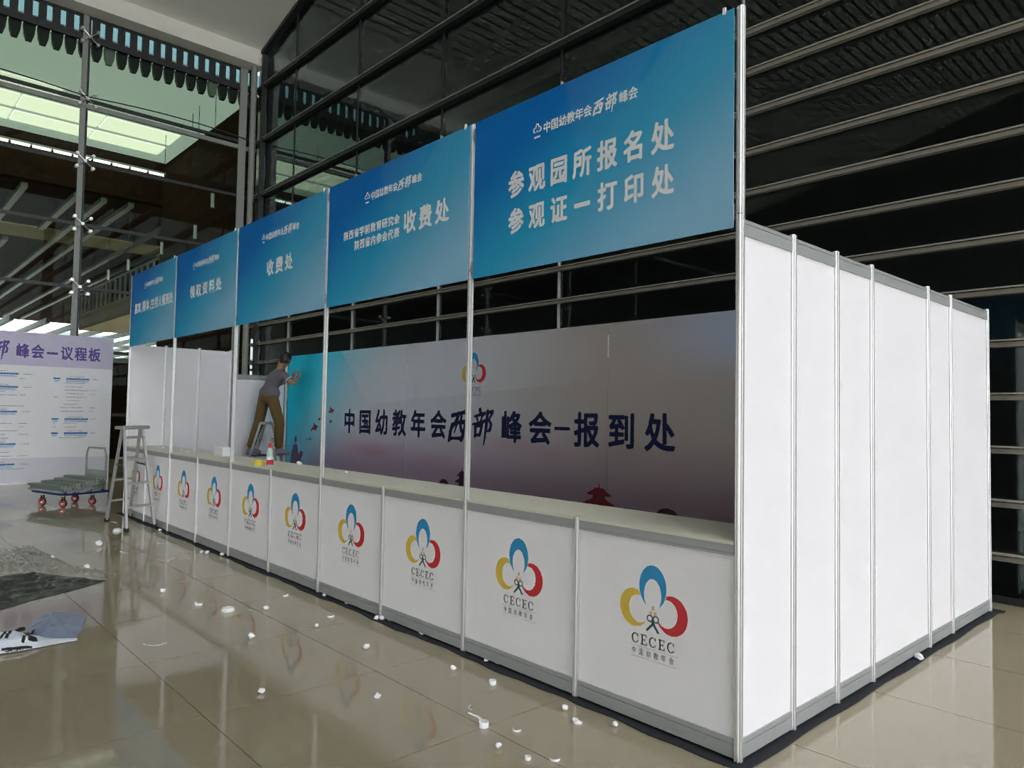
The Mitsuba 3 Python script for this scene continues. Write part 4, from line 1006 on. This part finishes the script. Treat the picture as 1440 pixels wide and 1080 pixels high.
PX, PY = -9.37, 1.88
J = lambda x, y, z: np.array([PX + x, PY + y, z])
jt = {
    'pel': (J(.04, .02, 1.80), .115), 'hl': (J(-.10, .0, 1.75), .095), 'hr': (J(.15, .02, 1.75), .095),
    'waist': (J(.055, .03, 1.92), .105), 'chl': (J(.03, .07, 2.08), .085), 'chr': (J(.19, .09, 2.08), .085), 'up': (J(.12, .10, 2.14), .075),
    'sl': (J(-.05, .12, 2.14), .058), 'sr': (J(.30, .12, 2.12), .060), 'neck': (J(.14, .13, 2.22), .052), 'head': (J(.19, .20, 2.37), .09),
    'kl': (J(-.21, -.03, 1.37), .062), 'al': (J(-.20, -.15, .945), .046), 'kr': (J(.19, .13, 1.36), .062), 'ar': (J(.12, .16, .945), .046),
    'el': (J(-.16, .26, 1.99), .042), 'wl': (J(-.02, .43, 2.10), .030), 'er': (J(.42, .22, 1.99), .042), 'wr': (J(.17, .42, 2.06), .030),
    'cuffl': (J(-.10, .18, 2.075), .056), 'cuffr': (J(.355, .165, 2.06), .058),
}
man = thing('person', 'man in grey shirt and olive trousers on a small ladder at the mural edge', 'person')
body = limbs([('pel', 'waist'), ('waist', 'up'), ('up', 'neck'), ('neck', 'head'), ('up', 'sl'), ('up', 'sr'), ('sl', 'el'), ('el', 'wl'), ('sr', 'er'), ('er', 'wr'),
              ('pel', 'hl'), ('pel', 'hr'), ('hl', 'kl'), ('kl', 'al'), ('hr', 'kr'), ('kr', 'ar')],
             {k: (p, r * (.82 if k not in ('head', 'neck', 'el', 'wl', 'er', 'wr') else 1)) for k, (p, r) in jt.items()})


def head_mesh(c, face, s=1.0):
    """head with brow, nose, mouth, chin and ears; face: unit direction."""
    m = trimesh.creation.icosphere(3, 1.0)
    v = m.vertices * np.array([.076, .097, .115])
    f = np.clip(v[:, 1] / .097, -1, 1)
    low = np.clip(-v[:, 2] / .115, 0, 1)
    v[:, 0] *= 1 - .28 * low
    v[:, 1] -= .012 * low * (f < 0)
    front_ = f > .6
    nose = np.exp(-((v[:, 0] / .014) ** 2) - (((v[:, 2] + .012) / .026) ** 2)) * front_
    v[:, 1] += .024 * nose
    eye = (np.exp(-(((np.abs(v[:, 0]) - .032) / .016) ** 2) - (((v[:, 2] - .012) / .013) ** 2))) * front_
    v[:, 1] -= .009 * eye
    mouth = np.exp(-((v[:, 0] / .022) ** 2) - (((v[:, 2] + .055) / .010) ** 2)) * front_
    v[:, 1] += .006 * mouth
    ms = [trimesh.Trimesh(v, m.faces, process=False)]
    for sx in (-1, 1):
        e = trimesh.creation.icosphere(2, 1.0)
        e.vertices = e.vertices * [.010, .022, .033] + [sx * .078, -.008, -.005]
        ms.append(e)
    m = cat(ms)
    yv = np.array(face) / np.linalg.norm(face)
    xv = np.cross(yv, [0, 0, 1])
    xv /= np.linalg.norm(xv)
    M = np.eye(4)
    M[:3, 0], M[:3, 1], M[:3, 2], M[:3, 3] = xv, yv, np.cross(xv, yv), c
    m.apply_transform(M)
    return m, M


hc = jt['head'][0] + [0, 0, .005]
hm, HM = head_mesh(hc, (-.35, .92, -.12))


def hand(wrist, tip_dir, palm_n, s=1.0):
    """palm with four bent fingers and a thumb from the side of the palm."""
    d = np.array(tip_dir, float)
    d /= np.linalg.norm(d)
    n = np.array(palm_n, float)
    n -= d * (n @ d)
    n /= np.linalg.norm(n)
    w = np.cross(d, n)
    W = np.array(wrist)
    sp = lambda p, r: m3.Manifold.sphere(r, 10).translate(tuple(p))
    parts = [m3.Manifold.batch_hull([sp(W, .024), sp(W + d * .08 + w * .030, .013), sp(W + d * .08 - w * .030, .013), sp(W + d * .03 + w * .026, .014)])]
    for k, (o, L) in enumerate(((-.030, .060), (-.010, .072), (.011, .068), (.030, .052))):
        a = W + d * .08 + w * o
        b = a + d * L * .5 + n * .006
        c = b + d * L * .35 + n * .018
        parts += [m3.Manifold.batch_hull([sp(a, .0095), sp(b, .0088)]), m3.Manifold.batch_hull([sp(b, .0088), sp(c, .0078)])]
    a = W + d * .025 - w * .026
    b = a + d * .035 - w * .026 + n * .008
    c = b + d * .030 - w * .004 + n * .012
    parts += [m3.Manifold.batch_hull([sp(a, .013), sp(b, .0105)]), m3.Manifold.batch_hull([sp(b, .0105), sp(c, .009)])]
    m = to_tri(m3.Manifold.batch_boolean(parts, m3.OpType.Add).refine_to_length(.005))
    m.merge_vertices()
    trimesh.smoothing.filter_taubin(m, iterations=4)
    return m


obj('body', cat([body, hm, hand(jt['wl'][0], (.05, .3, .95), (.1, 1, -.2)), hand(jt['wr'][0], (-.3, .3, .9), (.1, 1, -.2))]), SKIN, man, smooth=60)
jt['pl'], jt['pr'] = (J(-.045, .01, 1.83), .112), (J(.125, .03, 1.83), .112)
obj('shirt', limbs([('pl', 'pr'), ('pl', 'waist'), ('pr', 'waist'), ('waist', 'chl'), ('waist', 'chr'), ('chl', 'chr'), ('chl', 'sl'), ('chr', 'sr'), ('chl', 'up'), ('chr', 'up'), ('sl', 'cuffl'), ('sr', 'cuffr'), ('sl', 'up'), ('sr', 'up')],
                   {k: (p, r * 1.06) for k, (p, r) in jt.items() if k not in ('neck',)}), SHIRT, man, smooth=60, label='grey short sleeved shirt')
tro = {k: (p.copy(), r) for k, (p, r) in jt.items()}
tro['al'], tro['ar'] = (jt['al'][0] + [0, 0, .06], .066), (jt['ar'][0] + [0, 0, .06], .066)
tro['kl'], tro['kr'] = (jt['kl'][0], .080), (jt['kr'][0], .080)
tro['pel'] = (jt['pel'][0], .118)
obj('trousers', limbs([('pel', 'hl'), ('pel', 'hr'), ('hl', 'kl'), ('kl', 'al'), ('hr', 'kr'), ('kr', 'ar'), ('hl', 'hr')], tro), TROUSERS, man, smooth=60, label='loose olive brown trousers')
hr = trimesh.creation.icosphere(3, 1.0)
hv = hr.vertices * np.array([.088, .106, .124])
keep = hv[:, 1] - .75 * hv[:, 2] < .045
hv += (np_noise(hv * 60)[:, None] - .5) * .006
hcap = trimesh.Trimesh(hv, hr.faces, process=False)
hcap.update_faces(keep[hr.faces].all(1) & (hv[hr.faces][:, :, 2].mean(1) > -.075))
hcap.remove_unreferenced_vertices()
hcap.apply_transform(HM)
obj('hair', hcap, HAIR, man, smooth=True, label='short black hair')


def shoe(a, ang):
    m = m3.Manifold.batch_hull([m3.Manifold.sphere(.042, 12).translate((0, -.05, .042)), m3.Manifold.sphere(.045, 12).translate((0, .10, .04)), m3.Manifold.sphere(.034, 12).translate((0, .16, .034)),
                                m3.Manifold.sphere(.044, 12).translate((0, -.01, .09))])
    m = to_tri(m.trim_by_plane((0, 0, 1), .004).refine_to_length(.02))
    m.apply_transform(trimesh.transformations.rotation_matrix(ang, [0, 0, 1]))
    m.apply_translation(a)
    return m


FEET = (J(-.20, -.15, .843), J(.12, .16, .843))
for f, ang in zip(FEET, (.25, -.05)):
    obj('shoe', shoe(f, ang), SHOE, man, smooth=50, label='grey canvas shoe')
obj('sleeve_edge', trimesh.creation.torus(.056, .008, 20, 8).apply_transform(trimesh.geometry.align_vectors([0, 0, 1], (jt['er'][0] - jt['sr'][0]) / np.linalg.norm(jt['er'][0] - jt['sr'][0]))).apply_translation(jt['cuffr'][0] + (jt['er'][0] - jt['sr'][0]) * .12), BAND, man, smooth=True, label='white sleeve edge')

# ================================================================== THINGS ON THE COUNTER
t = thing('paper_carton', 'white carton standing on the counter behind the third tall post', 'box')
m = rbox(-7.20, -6.93, .27, .42, 1.0, 1.105, .003)
obj('carton', m, TRAP, t)
obj('flap', rbox(-7.195, -6.935, .235, .275, 1.10, 1.104, .001), TRAP, t)
t = thing('drink_bottle', 'small bottle with red cap and red label standing on the counter', 'bottle')
c = np.array([-5.30, .13, 1.0])
lath = lambda pts: to_tri(m3.Manifold.revolve(m3.CrossSection([[(0, 0)] + pts + [(0, pts[-1][1])]]), 24))
obj('bottle_body', lath([(.030, 0), (.033, .01), (.033, .075), (.031, .13), (.024, .165), (.013, .185), (.013, .20)]).apply_translation(c), TEAL_LIGHT, t, smooth=40)
obj('label_band', lath([(.0335, .012), (.0342, .014), (.0342, .058), (.0335, .06)]).apply_translation(c), RED, t)
obj('white_band', lath([(.0336, .062), (.0342, .064), (.0342, .09), (.0335, .092)]).apply_translation(c), TRAP, t)
obj('cap', lath([(.016, .198), (.017, .20), (.017, .222), (.015, .226)]).apply_translation(c), RED, t)
t = thing('tape_roll', 'yellow tape roll lying on the counter beside the bottle', 'tape')
obj('roll', to_tri(m3.Manifold.revolve(m3.CrossSection([[(.026, 0), (.05, 0), (.05, .055), (.026, .055)]]), 28)).apply_translation((-5.42, .07, 1.0)), YELLOW, t, smooth=40)


# white scraps: crumpled paper and tape ends
def crumple(seed, r=.02):
    m = trimesh.creation.icosphere(2, r)
    n = np_noise(m.vertices / r * 1.6 + seed * 3.7, seed)
    m.vertices = m.vertices * (.55 + .8 * n)[:, None] * [1, .85, .7]
    m.vertices[:, 2] -= m.vertices[:, 2].min()
    return m


def ribbon(pts, w, th=.0012):
    """a standing strip of tape along the polyline pts (x, y, z of its lower edge)."""
    pts = np.array(pts, float)
    t_ = np.gradient(pts, axis=0)
    nrm = np.stack([-t_[:, 1], t_[:, 0], 0 * t_[:, 0]], 1)
    nrm /= np.linalg.norm(nrm, axis=1, keepdims=True) + 1e-9
    a, b = pts - nrm * th / 2, pts + nrm * th / 2
    up = np.array([0, 0, w])
    n = len(pts)
    v = np.vstack([a, b, b + up, a + up])
    f = []
    for i in range(n - 1):
        for k in range(4):
            p, q = k * n + i, ((k + 1) % 4) * n + i
            f += [[p, p + 1, q + 1], [p, q + 1, q]]
    f += [[0, n, 2 * n], [0, 2 * n, 3 * n], [n - 1, 3 * n - 1, 2 * n - 1], [n - 1, 4 * n - 1, 3 * n - 1]]
    m = trimesh.Trimesh(v, f, process=False)
    m.fix_normals()
    return m


def flat_strip(pts, w, th=.0015, lift=0.0):
    """a strip lying flat along pts (x, y), its ends curled up a little."""
    ls = LineString(pts)
    m = ext(ls.buffer(w / 2, cap_style='flat'), th)
    m = m.subdivide_to_size(.015)
    d = np.linalg.norm(m.vertices[:, :2] - np.array(pts[-1]), axis=1)
    m.vertices[:, 2] += lift * np.exp(-(d / .03) ** 2)
    return m


arc = lambda r, a0, a1, n=14: [(r * math.cos(a), r * math.sin(a)) for a in np.linspace(a0, a1, n)]
KINDS = {
    'ball0': crumple(1), 'ball1': crumple(2), 'ball2': crumple(3, .022), 'ball3': crumple(4, .018),
    'ring': ribbon([(x, y, 0) for x, y in arc(.022, 0, 6.2, 20)], .026, .004),
    'curl': ribbon([(x, y, .0) for x, y in arc(.03, .2, 3.6)], .013),
    'strip': flat_strip([(-.07, 0), (0, .008), (.07, -.004)], .028, lift=.01),
    'long': flat_strip([(-.13, 0), (0, .02), (.13, .0)], .03, lift=.01),
    'arc': flat_strip(arc(.11, 3.6, 5.0), .028, lift=.018),
    'thin': flat_strip(arc(.10, 3.7, 5.2), .006, lift=.01),
    'double': cat([ribbon([(x, y, 0) for x, y in arc(.05, .5, 5.6)], .022), ribbon([(x, y + .015, .01) for x, y in arc(.042, 1, 5.0)], .02)]),
}
ply_of = {k: mikit.ply(m, TRAP, 35) for k, m in KINDS.items()}


SCRAPS = [  # metres on the floor (x, y), kind, size
    (-7.166, -0.289, 'strip', 0.8, None),
    (-6.164, -0.515, 'long', 0.55, 'torn white tape strip on the floor to the right of the stepladder'),
    (-6.847, -0.782, 'strip', 0.8, None),
    (-6.241, -0.12, 'ball1', 1.2, None),
    (-6.316, -0.154, 'ball0', 1.1, None),
    (-6.032, -0.039, 'ball2', 1.1, None),
    (-4.809, -0.999, 'ball0', 1.2, None),
    (-4.232, -0.9, 'curl', 1.2, None),
    (-3.909, -0.798, 'double', 1.0, 'largest curled loop of white tape on the floor, in front of the sixth counter front'),
    (-3.777, -0.65, 'thin', 0.5, None),
    (-3.744, -0.562, 'ball2', 1.1, None),
    (-3.131, -0.937, 'ball1', 1.2, None),
    (-3.09, -0.472, 'ball3', 1.0, None),
    (-2.157, -1.286, 'ball2', 0.9, 'white paper ball lying alone on the dark lower left part of the floor'),
    (-4.06, -0.255, 'curl', 0.9, None),
    (-5.102, 0.073, 'ball2', 1.2, None),
    (-3.476, -1.406, 'thin', 1.2, 'thin looping white thread of tape on the floor left of the large tape loop'),
    (-3.836, -0.012, 'ball0', 1.0, None),
    (-3.5, 0.008, 'ball3', 1.0, None),
    (-3.28, 0.028, 'ball0', 1.0, None),
    (-2.972, -0.044, 'ball1', 1.1, None),
    (-2.938, -0.016, 'ball2', 1.1, None),
    (-2.883, 0.037, 'curl', 1.1, None),
    (-2.458, 0.007, 'ball3', 1.2, None),
    (-3.27, -0.26, 'curl', 0.9, None),
    (-2.44, -0.452, 'ball2', 1.1, None),
    (-1.692, -0.834, 'ball0', 1.0, None),
    (-1.764, -0.256, 'ball1', 1.0, None),
    (-1.444, -0.216, 'ring', 0.9, None),
    (-1.156, -0.639, 'arc', 0.62, 'curved white tape strip beside the small tape ring on the floor'),
    (-1.044, -0.624, 'ring', 1.05, 'small standing ring of white tape on the floor before the second counter front'),
    (-1.236, -0.486, 'thin', 0.6, None),
    (-1.748, -0.001, 'ball3', 0.9, None),
    (-1.664, 0.02, 'ball0', 0.8, None),
    (-0.906, -0.524, 'curl', 0.7, None),
    (-0.824, -0.719, 'ball1', 0.8, None),
    (-0.654, -0.693, 'ring', 0.6, None),
    (-0.918, -0.166, 'ball2', 0.9, None),
    (-0.773, -0.226, 'double', 0.5, 'upright white tape loop on the floor in front of the first short post'),
    (-0.615, -0.118, 'ball1', 0.9, None),
    (-0.574, -0.599, 'curl', 0.8, None),
    (-0.979, 0.06, 'curl', 0.9, None),
    (-9.131, -0.322, 'long', 0.9, 'flat white tape strip lying under the stepladder'),
    (-8.362, -0.469, 'double', 1.0, 'white tape loop on the floor by the front feet of the stepladder'),
    (-7.402, -0.895, 'ball2', 2.0, 'white crumpled paper lump on the floor before the trolley'),
    (-6.959, -1.425, 'ball0', 1.0, None),
    (-9.66, -1.361, 'strip', 0.7, None),
    (-9.409, -1.22, 'strip', 0.7, None),
    (-6.16, -1.28, 'ball1', 1.6, None),
    (-8.055, -0.055, 'ball0', 1.1, None),
    (-7.78, -0.046, 'strip', 0.8, None),
    (-7.091, -0.037, 'strip', 0.6, None),
    (0.04, 2.193, 'ball2', 1.5, 'white paper scrap on the floor at the foot of the white side wall'),
]
sn = 0
for x, y, kind, s, lab in SCRAPS:
    if lab:
        t = thing('tape_scrap', lab, 'scrap')
    elif 'ball' in kind:
        t = thing('paper_scrap', 'tiny crumpled ball of white paper on the beige floor before the counter', 'scrap', 'crumpled paper balls on the floor')
    else:
        t = thing('tape_scrap', 'small curled snippet of white tape on the beige floor before the counter', 'scrap', 'tape snippets on the floor')
    sn += 1
    scene[t] = {**ply_of[kind], 'to_world': T().translate((x, y, .0005)).rotate((0, 0, 1), (sn * 67) % 360).scale(s)}
for x, y, kind, s, lab in ((-5.16, .38, 'ball2', 1.5, 'white paper ball on the counter right of the drink bottle'), (-4.04, .28, 'ball1', 1.0, 'tiny white scrap on the counter left of the second tall post'),
                           (-2.72, .18, 'strip', .6, 'short white tape strip on the counter near the first tall post'), (-7.9, .2, 'ball0', 1.0, None), (-8.3, .25, 'ball3', 1.1, None), (-8.05, .33, 'ball2', .9, None), (-8.9, .2, 'ball1', 1.0, None)):
    t = thing('paper_scrap', lab or 'small white paper scrap on the far end of the counter', 'scrap', None if lab else 'paper scraps on the far counter')
    scene[t] = {**ply_of[kind], 'to_world': T().translate((x, y, 1.0002)).scale(s)}


# ================================================================== PLASTIC FILM AND BAG on the floor at the left
def film(name, label, outline, mat, height, freq, seed, res=.045, category='plastic sheet', th=.0015, parent=None, ridge=1.0):
    poly = Polygon(outline)
    m = trimesh.creation.extrude_polygon(poly, th, engine='earcut')
    if mat == FILM:
        m.update_faces(m.face_normals[:, 2] > .5)
    m = m.subdivide_to_size(res, max_iter=14)
    v = m.vertices
    v[:, 2] += film_h(v[:, :2], poly, height, freq, seed, ridge)
    key = thing(name, label, category) if parent is None else key_for(parent + '__' + name)
    if parent and label:
        tag(key, label)
    scene[key] = mikit.ply(m, mat, smooth=40)
    return key


def film_h(xy, poly, height, freq, seed, ridge=1.0):
    p = np.c_[xy * freq, np.full(len(xy), seed * 1.37)]
    a = np_fbm(p, 3, seed)
    r = 1 - np.abs(2 * np_fbm(p * 1.3 + 5, 2, seed + 3) - 1)
    e = np.array([poly.exterior.distance(Point(q)) for q in xy])
    return .001 + height * (.35 * a + .9 * ridge * np.clip(r - .55, 0, 1)) * np.clip(e / .12 + .12, 0, 1)


film('plastic_sheet', 'dark grey crumpled plastic sheet lying on the floor at the left', [(-6.27, -1.95), (-6.25, -1.66), (-5.88, -1.47), (-5.54, -1.26), (-5.40, -1.46), (-5.28, -1.66), (-5.15, -1.91), (-5.0, -2.11), (-4.92, -2.5), (-6.1, -2.5)], DARK_FILM, .07, 7.0, 4, res=.03)
film('clear_wrap', 'clear crumpled plastic wrap with white glints on the floor behind the dark plastic sheet', [(-7.6, -1.75), (-7.65, -1.46), (-6.95, -1.40), (-6.28, -1.35), (-5.75, -1.12), (-5.56, -1.20), (-5.89, -1.44), (-6.26, -1.63), (-6.33, -1.93), (-6.36, -2.3), (-7.6, -2.2)], FILM, .12, 9.0, 9, res=.03)
t = film('plastic_bag', 'white printed plastic bag lying on the floor at the left edge', [(-4.34, -2.22), (-4.20, -2.10), (-4.02, -2.02), (-3.93, -1.95), (-3.86, -1.83), (-3.80, -1.84), (-3.79, -2.0), (-3.78, -2.157), (-3.79, -2.27), (-3.83, -2.6), (-4.5, -2.6)], BAG_WHITE, .15, 4.2, 21, res=.03, category='bag', ridge=.8)
bag_poly = Polygon([(-4.34, -2.22), (-4.20, -2.10), (-4.02, -2.02), (-3.93, -1.95), (-3.86, -1.83), (-3.80, -1.84), (-3.79, -2.0), (-3.78, -2.157), (-3.79, -2.27), (-3.83, -2.6), (-4.5, -2.6)])


def on_bag(shape, label):
    m = trimesh.creation.extrude_polygon(shape, .002, engine='earcut').subdivide_to_size(.015, max_iter=14) if shape.geom_type == 'Polygon' else cat([trimesh.creation.extrude_polygon(g, .002, engine='earcut').subdivide_to_size(.015, max_iter=14) for g in shape.geoms])
    m.vertices[:, 2] += film_h(m.vertices[:, :2], bag_poly, .15, 4.2, 21, .8) + .003
    obj('printing', m, INK, t, label=label)


line = lambda pts, w: LineString(pts).buffer(w / 2, cap_style='flat')
mark = union_all([line([(0, 0), (.05, .16)], .018), line([(.05, .16), (.115, .16)], .02), (line([(.035, .10), (.09, .10)], .016)), line([(.10, .12), (.125, .05)], .014), line([(.17, .13), (.10, -.04)], .018),
                  line([(-.04, -.02), (.0, .09)], .014), line([(-.02, -.06), (.16, -.06)], .008), line([(.0, -.085), (.03, -.06), (.05, -.085), (.08, -.06), (.11, -.085)], .007)])
mark = affinity.translate(affinity.rotate(affinity.scale(mark, .9, 2.0, origin=(0, 0)), 81, origin=(0, 0)), -3.93, -2.22)
on_bag(mark, 'black brush lettering Fy')
on_bag(affinity.translate(affinity.scale(Polygon([(0, 0), (.02, .03), (.05, .035), (.06, .01), (.04, -.01)]), 1.2, 1.2, origin=(0, 0)), -3.90, -2.10), 'small black printed mark')
film('blue_bag', 'blue grey translucent looking plastic bag crumpled behind the white printed bag', [(-4.50, -1.98), (-4.62, -1.90), (-4.56, -1.76), (-4.40, -1.66), (-4.0, -1.78), (-3.88, -1.83), (-3.95, -1.96), (-4.05, -2.03), (-4.22, -2.06)], BAG_BLUE, .12, 6.0, 33, res=.03, category='bag', ridge=.7)
